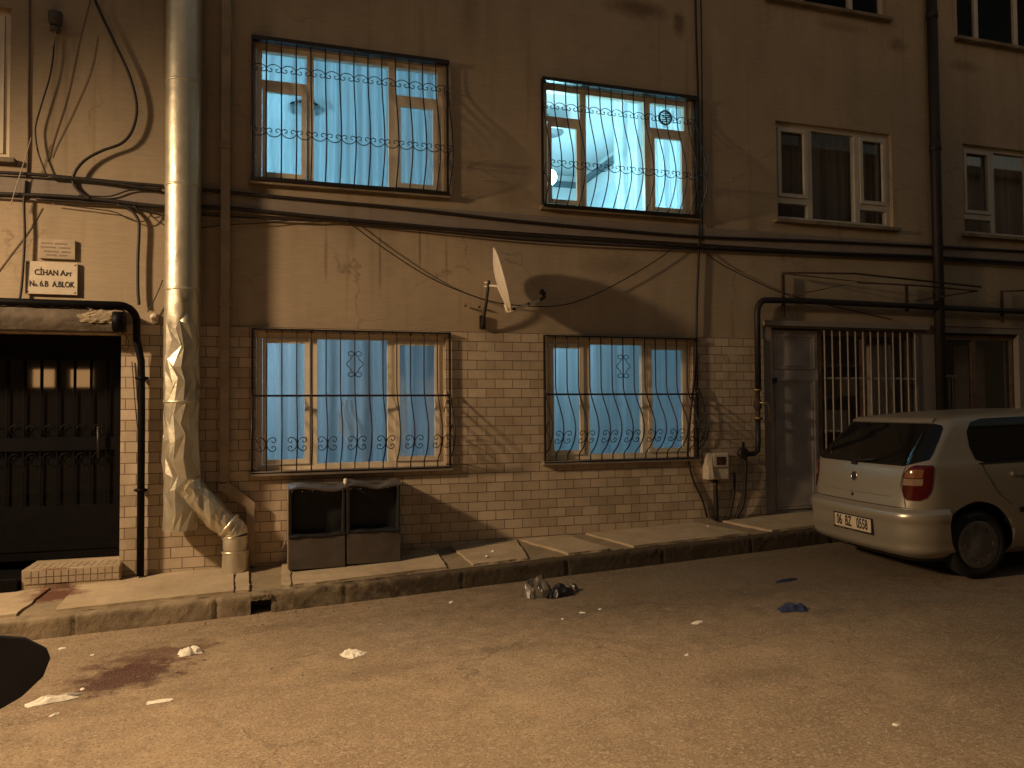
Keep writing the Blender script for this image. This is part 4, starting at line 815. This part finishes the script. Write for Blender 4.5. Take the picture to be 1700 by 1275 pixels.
m = MB(); c0 = Vector((.655, -.40, pave_z(.65, -.3)+.78)); m.grid(lambda u, v: c0+Vector((.022*math.cos(u*6.28)*math.sin(v*3.14), .018*math.sin(u*6.28)*math.sin(v*3.14), .03*math.cos(v*3.14)))*(1+.4*noise.noise(Vector((u*5, v*5, 1)))), 14, 10)
tag(m.build('white_rag', M['paper']), 'small white rag stuck on the joint between the two dark boxes', 'rag')

# ================================================================== the parked hatchback
LV = [(.17, .16, 3.62, .68, .16), (.24, .07, 3.74, .75, .2), (.34, .03, 3.80, .785, .24), (.50, .02, 3.82, .80, .26), (.60, .035, 3.80, .808, .27), (.72, .06, 3.72, .812, .25), (.82, .075, 3.52, .806, .23), (.90, .09, 3.10, .795, .2), (.95, .11, 2.85, .78, .18),
      (1.0, .15, 2.72, .757, .17), (1.10, .24, 2.54, .715, .17), (1.20, .335, 2.36, .675, .17), (1.28, .41, 2.21, .64, .18), (1.33, .47, 2.12, .61, .2), (1.352, .56, 2.03, .57, .24), (1.366, .68, 1.95, .52, .28), (1.376, .82, 1.86, .45, .32), (1.383, .98, 1.72, .34, .28), (1.387, 1.2, 1.55, .18, .15)]
def prof(z):
    z = max(LV[0][0], min(LV[-1][0], z))
    for i in range(len(LV)-1):
        if z <= LV[i+1][0]:
            t = (z-LV[i][0])/(LV[i+1][0]-LV[i][0]); out = []
            for k in range(1, 5):
                p0 = LV[max(i-1, 0)]; p1 = LV[i]; p2 = LV[i+1]; p3 = LV[min(i+2, len(LV)-1)]; h = p2[0]-p1[0]
                m1 = (p2[k]-p0[k])/max(1e-6, p2[0]-p0[0]); m2 = (p3[k]-p1[k])/max(1e-6, p3[0]-p1[0]); d = (p2[k]-p1[k])/h
                if d == 0 or m1*d < 0: m1 = 0
                if d == 0 or m2*d < 0: m2 = 0
                m1 = max(-3*abs(d), min(3*abs(d), m1)); m2 = max(-3*abs(d), min(3*abs(d), m2))
                out.append((2*t**3-3*t*t+1)*p1[k]+(t**3-2*t*t+t)*h*m1+(-2*t**3+3*t*t)*p2[k]+(t**3-t*t)*h*m2)
            return out
    return LV[-1][1:]
def car_pt(s, z, flip=False):            # s: arc length from the middle of the tail (or of the nose) towards the right side
    xr, xf, wd, rc = prof(z); bow = lambda y: .05*(y/.8)**2; L1 = wd-rc; L2 = rc*math.pi/2; sg = 1 if s >= 0 else -1; s = abs(s)
    if s < L1: x, y = xr+bow(s), s
    elif s < L1+L2: a = (s-L1)/rc; x, y = xr+bow(L1)+rc*(1-math.cos(a)), L1+rc*math.sin(a)
    else: x, y = xr+bow(L1)+rc+(s-L1-L2), wd
    if flip: x = xf-(x-xr)
    return Vector((x, -sg*y*(1-.05*((x-1.9)/1.9)**2), z))
def s_of_x(x, z):
    xr, xf, wd, rc = prof(z); L1 = wd-rc; return L1+rc*math.pi/2+(x-(xr+.05*(L1/.8)**2+rc))
def car_ring(z, n1=14, n2=10, n3=40):
    xr, xf, wd, rc = prof(z); L1 = wd-rc; L2 = rc*math.pi/2; b = .05*(L1/.8)**2; xm = (xr+xf)/2; L3 = xm-(xr+b+rc); out = []
    ss = [L1*i/n1 for i in range(n1)]+[L1+L2*i/n2 for i in range(n2)]+[L1+L2+L3*i/n3 for i in range(n3)]
    h1 = [car_pt(s, z) for s in ss]; h2 = [car_pt(s, z, True) for s in ss[1:]+[L1+L2+L3]][::-1]; half = h1+h2+[car_pt(0, z, True)]
    return half+[Vector((p.x, -p.y, p.z)) for p in half[1:-1][::-1]]
def car_nrm(s, z):
    a = car_pt(s+.004, z)-car_pt(s-.004, z); b = car_pt(s, z+.004)-car_pt(s, z-.004); n = a.cross(b)
    return (n if n.dot(Vector((car_pt(s, z).x-1.9, car_pt(s, z).y, 0))) > 0 else -n).normalized()
def build_car(label, loc, yaw, paint, glass):
    t = thing('parked_car', label, 'car', (0, 0, 0)); tmp = MB(); zs = [.17, .18, .2]+[.22+.02*i for i in range(56)]+[1.34, 1.346, 1.352, 1.36, 1.366, 1.371, 1.376, 1.38, 1.383, 1.387]; zs = sorted(set(round(z, 4) for z in zs if z <= 1.387)); rings = [car_ring(z) for z in zs]; n = len(rings[0]); vs = [p for r_ in rings for p in r_]; fs = []
    for i in range(len(rings)-1):
        for j in range(n): fs.append((i*n+j, i*n+(j+1) % n, (i+1)*n+(j+1) % n, (i+1)*n+j))
    fs.append(tuple(range(n))[::-1]); fs.append(tuple((len(rings)-1)*n+j for j in range(n))); tmp.add(vs, fs, True)
    body = tmp.build('body', paint, t); wh = [(.66, -1), (.66, 1), (3.02, -1), (3.02, 1)]
    cut = MB()
    for x, sg in wh: cut.lathe([(.345, -.16), (.345, .2)], (x, sg*.72, .30), (0, sg, 0), 40)
    co = cut.build('cutter', M['car_trim'], t); mod = body.modifiers.new('arch', 'BOOLEAN'); mod.operation = 'DIFFERENCE'; mod.solver = 'EXACT'; mod.object = co
    body.data.materials.append(M['car_trim']); bpy.context.view_layer.update(); dg = bpy.context.evaluated_depsgraph_get(); me = bpy.data.meshes.new_from_object(body.evaluated_get(dg)); body.modifiers.clear(); body.data = me; me.name = 'body'
    for p in me.polygons: p.use_smooth = len(p.vertices) < 6
    bpy.data.objects.remove(co)
    def patch(name, mat, rows, off, nu=24, parent=None, thick=0):
        m = MB()
        def f(u, v, o=off):
            k = v*(len(rows)-1); i = min(int(k), len(rows)-2); q = k-i; z = lerp(rows[i][0], rows[i+1][0], q); s = lerp(lerp(rows[i][1], rows[i+1][1], q), lerp(rows[i][2], rows[i+1][2], q), u); oo = o(z) if callable(o) else o
            return car_pt(s, z)+car_nrm(s, z)*oo
        nv = max(6, 4*(len(rows)-1)); m.grid(f, nu, nv)
        if thick:
            e = [(i/nu, 0) for i in range(nu+1)]+[(1, j/nv) for j in range(1, nv+1)]+[(i/nu, 1) for i in range(nu-1, -1, -1)]+[(0, j/nv) for j in range(nv-1, 0, -1)]
            for a, b in zip(e, e[1:]+e[:1]): m.quad(f(*a), f(*b), f(*b, o=-.004), f(*a, o=-.004))
        return m.build(name, mat, parent or t)
    def sx(x, z): return s_of_x(x, z)
    def side_rows(pts, sg): return [(z, sg*sx(x0, z), sg*sx(x1, z)) for z, x0, x1 in pts]
    # tail: glass, lamps, bumper, plate
    patch('rear_window', glass, [(.955, -.60, .60), (.985, -.70, .70), (1.01, -.775, .775), (1.06, -.765, .765), (1.16, -.725, .725), (1.26, -.675, .675), (1.285, -.64, .64), (1.30, -.56, .56)], .004, 40, thick=1)
    patch('spoiler_lip', paint, [(1.302, -.56, .56), (1.335, -.53, .53)], .014, 30, thick=1)
    for sg in (1, -1):
        nm = 'tail_light'; tlp = patch(nm, M['lens_red'], [(.675, sg*.675, sg*.775), (.70, sg*.65, sg*.825), (.76, sg*.63, sg*.855), (.82, sg*.622, sg*.862), (.90, sg*.632, sg*.862), (.945, sg*.67, sg*.855), (.965, sg*.705, sg*.83)], .006, 18, thick=1)
        patch('lens_band', M['lens_clear'], [(.80, sg*.632, sg*.785), (.855, sg*.634, sg*.79)], .0085, 12, tlp, 1); patch('lens_band', M['lens_amber'], [(.862, sg*.638, sg*.785), (.90, sg*.646, sg*.785), (.93, sg*.675, sg*.785)], .0085, 12, tlp, 1)
    bump = lambda z: .030*max(0, min(1, (z-.17)/.05, (.60-z)/.03))+.016*math.exp(-((z-.265)/.03)**2)+.014*math.exp(-((z-.535)/.04)**2)
    patch('rear_bumper', paint, [(z_, -1.02+.0*z_, 1.02) for z_ in [.17+.0431*i for i in range(11)]], bump, 90, thick=1)
    patch('bumper_skirt', M['car_trim'], [(.175, -.85, .85), (.20, -.88, .88)], .026, 40)
    patch('boot_seam', M['car_trim'], [(.607, -.70, .70), (.614, -.70, .70)], .0035, 40)
    for sg in (1, -1): patch('boot_seam', M['car_trim'], [(.612, sg*.665, sg*.672), (.68, sg*.652, sg*.659), (.80, sg*.603, sg*.609), (.955, sg*.628, sg*.636)], .0035, 2)
    patch('boot_crease', paint, [(.690, -.50, .50), (.698, -.50, .50), (.706, -.50, .50)], lambda z: .009*math.exp(-((z-.696)/.004)**2), 40)
    c = car_pt(0, .83); nn = car_nrm(0, .83); m = MB(); m.lathe([(.043, 0), (.043, .006), (.038, .009), (.036, .005), (.005, .006)], c, nn, 28); bg_ = m.build('badge', M['chrome'], t); m = MB(); m.lathe([(.035, .0055), (.03, .0075), (.003, .0085)], c, nn, 24); m.build('badge_face', M['letter'], bg_)
    c = car_pt(0, .665); m = MB(); m.lathe([(.016, 0), (.016, .006), (.006, .008)], c, car_nrm(0, .665), 16); m.build('lock', M['car_trim'], t)
    m = MB(); c = car_pt(-.02, .955); m.tube([c+Vector((-.01, 0, -.012)), c+Vector((-.025, 0, .01)), car_pt(.25, .985)+car_nrm(.25, .985)*.018], .008, 6); m.obox(c+Vector((-.012, 0, -.008)), (.012, 0, 0), (0, .035, 0), (0, 0, .014)); m.build('wiper', M['car_trim'], t)
    px = car_pt(0, .42).x-.038
    pl = MB(); pl.box(px, px+.012, -.335, .215, .345, .487, .004); plo = pl.build('number_plate', M['car_trim'], t); m = MB(); m.box(px-.002, px, -.322, .202, .362, .477); m.build('plate_face', M['plaque'], plo)
    for tx, cy in (('06', .118), ('BZ', -.012), ('0558', -.205)): text_mesh(tx, .128, (px-.0035, cy, .420), (0, -1, 0), (0, 0, 1), 'plate_lettering', M['letter'], plo, None, .0008, .60, .0025)
    m = MB(); m.box(px-.0025, px-.0015, .180, .202, .362, .477); m.build('plate_band', M['letter_faded'], plo)
    m = MB()
    for y0, y1 in ((.05, .16), (-.10, -.01)): m.box(px-.003, px-.001, y0, y1, .349, .356)
    m.build('holder_lip', M['chrome'], plo)
    for sg in (1, -1):                       # flanks
        patch('side_window', glass, side_rows([(.965, .78, 1.62), (.99, .70, 1.63), (1.10, .685, 1.63), (1.22, .71, 1.63), (1.30, .78, 1.63), (1.325, .90, 1.60)], sg), .004, 24, thick=1)
        patch('side_window', glass, side_rows([(.965, 1.72, 2.62), (1.10, 1.73, 2.45), (1.22, 1.73, 2.26), (1.30, 1.74, 2.10), (1.325, 1.76, 2.02)], sg), .004, 24, thick=1)
        patch('window_trim', M['car_trim'], side_rows([(.952, .72, 2.70), (.963, .72, 2.68)], sg), .007, 30, thick=1)
        for x, xb in ((1.675, 1.675), (2.70, 2.70), (.98, 1.05)):
            patch('door_seam', M['car_trim'], side_rows([(.27, xb, xb+.007), (.60, (x+xb)/2, (x+xb)/2+.007), (.95, x, x+.007)], sg) if x > 1 else side_rows([(.60, .985, .992), (.70, .86, .867), (.95, .74, .747)], sg), .003, 2)
        for x in (1.0, 2.0):
            hd = patch('door_handle', paint, side_rows([(.845, x, x+.19), (.875, x, x+.19)], sg), .022, 10, thick=1)
        patch('side_moulding', M['car_trim'], side_rows([(.535, 1.06, 2.62), (.575, 1.06, 2.62)], sg), .012, 30, thick=1)
        patch('head_light', M['lens_clear'], side_rows([(.62, 3.30, 3.42), (.74, 3.25, 3.42)], sg), .01, 8, thick=1)
        m = MB(); mx = Vector((2.52, -sg*.90, 1.0)); m.grid(lambda u, v: mx+Vector((.05*math.cos(v*3.14)*1.1, .11*math.sin(v*3.14)*math.cos(u*6.28), .07*math.sin(v*3.14)*math.sin(u*6.28))), 16, 10); m.tube([mx, Vector((2.56, -sg*.74, .97))], .025, 8); m.build('mirror', M['car_trim'], t)
    m = MB()
    def ws(u, v):
        z = lerp(.99, 1.31, v); hw = prof(z)[2]-.09; y = lerp(-hw, hw, u); xr, xf, wd, rc = prof(z); return Vector((xf-.05*(y/.8)**2+.006, y, z+.004))
    m.grid(ws, 20, 10); m.build('windscreen', glass, t)
    for x, sg in wh:
        m = MB(); m.lathe([(.20, -.155), (.262, -.15), (.280, -.12), (.284, -.06), (.280, -.02), (.262, .0), (.205, .004), (.20, -.02)], (x, sg*.775, .285), (0, sg, 0), 44); whl = m.build('wheel', M['tyre'], t)
        m = MB(); m.lathe([(.205, -.03), (.203, -.002), (.19, .004), (.15, -.006), (.10, .0), (.05, .008), (.003, .010)], (x, sg*.775, .285), (0, sg, 0), 40)
        for k in range(8):
            a = k*math.pi/4; m.obox((x+.145*math.cos(a), sg*.776, .285+.145*math.sin(a)), (.012*math.cos(a), 0, .012*math.sin(a)), (0, .004, 0), (-.02*math.sin(a), 0, .02*math.cos(a)))
        m.build('rim', M['rim'], whl)
    t.location = loc; t.rotation_euler = (0, -math.atan(SLOPE), yaw); return t
build_car('silver five door hatchback parked at the kerb on the right, tail towards the door', (5.08, -1.80, road_z(5.08)+.004), R(-5.5), M['paint'], M['car_glass'])

# ================================================================== the scooter cut off by the left edge
def scooter():
    t = thing('motor_scooter', 'parked motor scooter cut off by the left edge, its dark mirror showing', 'scooter', (0, 0, 0)); P = M['skirt']; D = M['plastic_dark']
    m = MB(); prof_ = [(-.28, .30), (-.30, .45), (-.24, .62), (-.18, .78), (-.17, .90), (-.24, .98)]      # front shield: (y forward offset, z)
    m.grid(lambda u, v: (lambda yy, zz, hw: Vector(((u-.5)*2*hw, .52+yy-.16*((u-.5)*2)**2, zz)))(lerp(prof_[min(int(v*5), 4)][0], prof_[min(int(v*5), 4)+1][0], v*5-min(int(v*5), 4)), lerp(prof_[min(int(v*5), 4)][1], prof_[min(int(v*5), 4)+1][1], v*5-min(int(v*5), 4)), .30*math.sin(.9+v*1.1)), 20, 20); m.build('front_shield', P, t)
    m = MB(); m.box(-.17, .17, -.10, .34, .30, .36, .02); m.build('footboard', D, t)
    m = MB(); m.grid(lambda u, v: Vector(((.19*math.sin(.35+v*2.3))*math.cos(u*6.283), -.42+.40*math.sin(u*6.283)*(.7+.3*v), .34+.40*v)), 28, 8); m.build('rear_body', P, t)
    m = MB(); m.box(-.17, .17, -.86, -.06, .74, .84, .035); m.build('seat', D, t)
    for y, nm in ((.66, 'wheel'), (-.66, 'wheel')):
        m = MB(); m.lathe([(.12, -.05), (.20, -.055), (.225, -.03), (.23, 0), (.225, .03), (.20, .055), (.12, .05)], (0, y, .23), (1, 0, 0), 30); w_ = m.build(nm, M['tyre'], t); m = MB(); m.lathe([(.125, -.03), (.05, -.04), (.05, .04), (.125, .03)], (0, y, .23), (1, 0, 0), 24); m.build('rim', M['rim'], w_)
    m = MB(); m.grid(lambda u, v: Vector(((v-.5)*.17, .66+.29*math.cos(.35+u*2.3), .23+.29*math.sin(.35+u*2.3)-.03*((v-.5)*2)**2)), 16, 6); m.build('front_mudguard', P, t)
    m = MB(); m.tube([(0, .66, .23), (0, .56, .5), (0, .38, .98)], .03, 8); m.build('steering_column', D, t)
    m = MB(); m.tube(smooth_path([(-.36, .26, 1.0), (-.22, .32, 1.0), (0, .38, .98), (.22, .32, 1.0), (.36, .26, 1.0)], 6), .013, 8); hb = m.build('handlebar', D, t); m = MB(); m.grid(lambda u, v: Vector((.14*math.sin(v*3.14)*math.cos(u*6.28), .38+.09*math.sin(v*3.14)*math.sin(u*6.28), .98+.09*math.cos(v*3.14))), 20, 12); m.build('headlight_cowl', P, t)
    for sg in (-1, 1):
        m = MB(); m.tube([(sg*.24, .32, 1.0), (sg*.30, .32, 1.02)], .012, 8); m.tube([(sg*.26, .31, 1.0), (sg*.33, .34, 1.13)], .007, 6); mi = m.build('mirror_stalk', D, t)
        m = MB(); ol = [(-.135, .045), (-.10, .062), (-.02, .064), (.055, .044), (.088, .018), (.093, .002), (.082, -.03), (.05, -.06), (.005, -.082), (-.06, -.092), (-.115, -.075), (-.14, -.02)]
        k = len(ol); rings = [(1.0, .0), (1.0, -.02), (.86, .035), (.45, .055)]
        for sc, dy in rings: m.v += [Vector((sg*(.345+px*sc*1.17), .33+dy, 1.167+pz*sc*1.12)) for px, pz in ol]
        for q, (a, b) in enumerate(((1, 0), (0, 2), (2, 3))):
            for j in range(k): m.f.append([a*k+j, a*k+(j+1) % k, b*k+(j+1) % k, b*k+j]); m.sm.append(True)
        m.f.append([1*k+j for j in range(k)]); m.sm.append(False); m.f.append([3*k+j for j in range(k)]); m.sm.append(False); m.build('mirror', D, mi)
    return t
SCO = scooter(); SCO.location = (-.785, -6.23, road_z(-.8)); SCO.rotation_euler = (0, 0, R(17))

# ================================================================== litter
def crumple(name, label, cat, c, lx, ly, h, mat, seed, ang=0, n=22, sharp=6, grp=None, dome=False):
    m = MB(); ca, sa = math.cos(ang), math.sin(ang)
    def f(u, v, o=0):
        a, b = (u-.5)*2, (v-.5)*2; e = 1+.30*noise.noise(Vector((a*1.7+seed, b*1.7, 3))); r_ = max(abs(a), abs(b)); rr = math.hypot(a, b); k = (r_/rr if rr > 1e-6 else 1)
        k = lerp(1, k, .6); x = a*k*lx*e*.5; y = b*k*ly*e*.5; cre = 1-abs(noise.noise(Vector((a*sharp*.16+seed, b*sharp*.16, 1))))*2.0
        z = h*max(0.02, (1-rr**2*.45)*(.30+.7*max(0, cre)))+.22*h*noise.noise(Vector((a*sharp*.36, b*sharp*.36, seed)))
        z = max(.003, z*(1-.75*max(0, r_-.75)/.25)); z = max(.003, h*math.sqrt(max(0, 1-min(1, rr)**2.2))*(.78+.5*noise.noise(Vector((a*1.6+seed, b*1.6, 2)))+.16*noise.noise(Vector((a*4+seed, b*4, 5))))) if dome else z; return Vector((c.x+x*ca-y*sa, c.y+x*sa+y*ca, road_z(c.x+x*ca-y*sa)+c.z+z-o))
    n = max(5, int(n*.62)); m.grid(f, n, n, False); m.grid(lambda u, v: f(u, v, .002), n, n, False); o = m.build(name, M[mat]); return tag(o, label, cat, grp)
def gp_(px, py, dz=0):
    p = G(px, py, dz); return Vector((p.x, p.y, dz))
crumple('plastic_bag', 'crumpled grey brown plastic bag lying on the road by the kerb', 'bag', gp_(893, 987), .29, .26, .16, 'bag', 3.1, .3, 26, 5, dome=True)
crumple('plastic_bag', 'black crushed plastic bag tucked against the grey brown one', 'bag', gp_(928, 988), .26, .18, .10, 'bag_black', 8.4, .1, 26, 8, dome=True)
crumple('litter_scrap', 'torn pale plastic scrap right of the black crushed bag', 'litter', gp_(948, 981), .15, .14, .075, 'bag', 5.5, .8, 20, 9)
crumple('crumpled_paper', 'crumpled white paper on the road between the kerb drain and the red stain', 'paper', gp_(316, 1084), .165, .13, .045, 'paper', 1.2, .1, 24, 9)
crumple('crumpled_paper', 'folded white paper lying alone mid road below the kerb drain', 'paper', gp_(585, 1086), .15, .17, .026, 'paper', 4.7, .5, 14, 9)
crumple('crumpled_paper', 'long white paper lying beside the scooter mirror below the red stain', 'paper', gp_(87, 1163), .27, .11, .035, 'paper', 9.3, .25, 22, 5)
crumple('blue_cloth', 'crumpled dark blue cloth lying on the road right of centre', 'cloth', gp_(1316, 1012), .21, .14, .05, 'blue_cloth', 2.2, -.3, 24, 8)
crumple('dark_rag', 'flat dark rag on the darker road above the blue cloth', 'cloth', gp_(1306, 964), .24, .07, .02, 'blue_cloth', 7.7, .1, 18, 8)
bxp = gp_(1151, 867, PZ); sb = thing('small_carton', 'small torn white carton on the pavement under the meter box', 'carton', (bxp.x, bxp.y, road_z(bxp.x)+PZ+.03)); zc = road_z(bxp.x)+PZ+.03
m = MB()
for q in ((-.065, .065, -.045, -.041, 0, .055), (-.065, -.061, -.041, .041, 0, .06), (.061, .065, -.041, .041, 0, .05), (-.065, .065, .041, .045, 0, .06), (-.06, .06, -.04, .04, 0, .004)): m.box(bxp.x+q[0], bxp.x+q[1], bxp.y+q[2], bxp.y+q[3], zc+q[4], zc+q[5])
m.build('tray', M['paper'], sb, sb); m = MB(); m.quad((bxp.x-.065, bxp.y+.045, zc+.06), (bxp.x+.065, bxp.y+.045, zc+.06), (bxp.x+.075, bxp.y-.01, zc+.068), (bxp.x-.05, bxp.y-.015, zc+.062)); m.box(bxp.x-.04, bxp.x+.03, bxp.y-.048, bxp.y-.045, zc+.008, zc+.045); m.build('flap', M['paper'], sb, sb)
SCR = [(103, 1077, .05, .045, 'square white scrap near the kerb at the left, left of the red stain'), (749, 1000, .07, .03, 'white scrap on the road left of the grey brown bag'), (996, 1012, .02, .03, 'tiny bright scrap below and right of the torn plastic scrap'), (967, 1018, .05, .015, 'thin pale sliver below the grey brown bag'), (1157, 1034, .10, .05, 'forked pale scrap on the road left of the blue cloth'),
       (934, 1028, .03, .02, 'tiny pale scrap on the road below the black bag'), (137, 1145, .03, .025, 'tiny white scrap right of the long white paper'), (265, 1165, .14, .06, 'pale flattened scrap on the road below the red stain'), (90, 1187, .06, .03, 'small pale scrap below the long white paper'), (1487, 1204, .03, .03, 'tiny white scrap far out on the road at the lower right'), (154, 1088, .03, .03, 'tiny pale scrap beside the red stain'), (1140, 1088, .035, .02, 'tiny pale scrap below the forked scrap')]
for k, (px, py, lx, ly, l) in enumerate(SCR): crumple('litter_scrap', l, 'litter', gp_(px, py), lx, ly, .012, 'paper', 11.3+k*2.7, k*.9, 7, 4, 'paper scraps on the road')
for k, (px, py, r_) in enumerate(((818, 920, .012), (808, 928, .011), (671, 930, .014), (1175, 878, .012))): 
    p = G(px, py, PZ); crumple('pavement_crumb', ('light bluish crumb on the pavement slab right of the boxes', 'second light bluish crumb just left of the other on the slab', 'pale crumb at the foot of the right dark box', 'tiny pale crumb on the pavement below the meter box')[k], 'crumb', Vector((p.x, p.y, PZ+.02)), r_*3, r_*3, .02, 'paper', 31+k, 0, 6, 3, 'crumbs on the pavement')
random.seed(5); gv = MB()                        # loose grit swept along the gutter and over the road
for k in range(2600):
    if k < 1300: x = random.uniform(-2.6, 6); y = kerb_y(x)-.03-abs(random.gauss(0, .16))
    else: x = random.uniform(-2, 4); y = random.uniform(-6.2, -1.2)
    r_ = random.uniform(.002, .0055) if random.random() < .94 else random.uniform(.006, .011); z = road_z(x)+r_*.4
    a = [Vector((random.uniform(.6, 1.2)*r_*dx, random.uniform(.6, 1.2)*r_*dy, random.uniform(.5, 1)*r_*dz)) for dx, dy, dz in ((1, 0, 0), (-1, 0, 0), (0, 1, 0), (0, -1, 0), (0, 0, 1), (0, 0, -1))]
    gv.add([Vector((x, y, z))+q for q in a], [(0, 2, 4), (2, 1, 4), (1, 3, 4), (3, 0, 4), (2, 0, 5), (1, 2, 5), (3, 1, 5), (0, 3, 5)])
M['grit'] = simple('road_grit', (.30, .25, .18), .9, 0, .6, 60)
tag(gv.build('road_grit', M['grit']), kind='stuff')

# ================================================================== across the street, and the lamp
O = thing('opposite_building', 'plain rendered house across the street, behind the camera', 'building', (0, -11.2, 0)); oy = -11.2
OW = [(-5.15, -4.62, 2.15, 2.65), (-4.40, -3.85, 2.15, 2.65), (-1.2, .4, 2.3, 3.6), (2.5, 4.1, 2.3, 3.6), (6.3, 7.9, 2.3, 3.6), (-8.6, -7.0, 2.3, 3.6), (-5.0, -3.4, 5.0, 6.3), (-1.2, .4, 5.0, 6.3), (2.5, 4.1, 5.0, 6.3), (6.3, 7.9, 5.0, 6.3)]
m = MB(); m.holed(-30, 45, -1.2, 9, OW, FP(oy)); m.box(-30, 45, oy-6, oy-5.8, -1.2, 9)
for (a, b, c, d) in OW:
    for q in (((a, oy, c), (a, oy-.15, c), (a, oy-.15, d), (a, oy, d)), ((b, oy, c), (b, oy-.15, c), (b, oy-.15, d), (b, oy, d)), ((a, oy, d), (b, oy, d), (b, oy-.15, d), (a, oy-.15, d)), ((a, oy, c), (b, oy, c), (b, oy-.15, c), (a, oy-.15, c))): m.quad(*q)
m.build('wall', M['stucco'], O, O); m = MB(); m.box(-30, 45, oy-6, oy+.3, 9, 9.25); m.build('roof', M['concrete'], O, O)
for k, (a, b, c, d) in enumerate(OW):
    f = MB(); y0, y1 = oy-.14, oy-.08
    for (p, q, r_, s_) in ((a, b, d-.05, d), (a, b, c, c+.05), (a, a+.05, c+.05, d-.05), (b-.05, b, c+.05, d-.05)): f.box(p, q, y0, y1, r_, s_)
    if b-a > 1: f.box((a+b)/2-.03, (a+b)/2+.03, y0, y1, c+.05, d-.05)
    fr = f.build('window', M['pvc'], O, O); g = MB(); g.box(a+.04, b-.04, oy-.115, oy-.11, c+.04, d-.04); g.build('pane', M['lit_window'] if k < 2 else M['door_glass'], fr, O)
ground('far_pavement', -14, 16, -11.2, -9.55, .15, M['slab'])
def street_lamp(label, L_, wall_y, aim, watt, cone):
    sl_ = thing('street_lamp', label, 'street lamp', (L_.x, wall_y, L_.z)); sg = 1 if wall_y > L_.y else -1; dy = L_.y-wall_y
    m = MB(); m.tube(smooth_path([(L_.x, wall_y, L_.z-.5), (L_.x, wall_y+dy*.12, L_.z-.1), (L_.x, wall_y+dy*.4, L_.z+.10), (L_.x, wall_y+dy*.86, L_.z+.12)], 6), .03, 10); m.box(L_.x-.08, L_.x+.08, wall_y-.03, wall_y+.03, L_.z-.7, L_.z-.3); m.build('arm', M['gas_paint'], sl_, sl_)
    m = MB(); m.grid(lambda u, v: Vector((L_.x+.14*math.sin(v*3.14)*math.cos(u*3.1416), L_.y+sg*.05-.36*math.cos(v*3.14), L_.z+.04+.12*math.sin(v*3.14)*math.sin(u*3.1416))), 16, 14); m.build('head', M['box_grey'], sl_, sl_)
    m = MB(); m.lathe([(.11, 0), (.10, -.012)], (L_.x, L_.y, L_.z+.04), (0, 0, -1), 20); m.build('lens', M['street_glow'], sl_, sl_)
    ld = bpy.data.lights.new('lamp_light', 'SPOT'); ld.energy = watt; ld.color = LAMP_COL; ld.shadow_soft_size = .23; ld.spot_size = R(cone); ld.spot_blend = 1.0
    lo = bpy.data.objects.new('lamp_light', ld); COL.objects.link(lo); lo.parent = sl_; lo.location = (0, dy, -.02); lo.rotation_euler = aim.to_track_quat('-Z', 'Y').to_euler()
street_lamp('street lamp on an arm from the house wall left of the door', LAMP_POS, 0, LAMP_AIM, LAMP_W, LAMP_CONE)
street_lamp('street lamp on an arm from the house across the street', LAMP2_POS, oy, LAMP2_AIM, LAMP2_W, LAMP2_CONE)
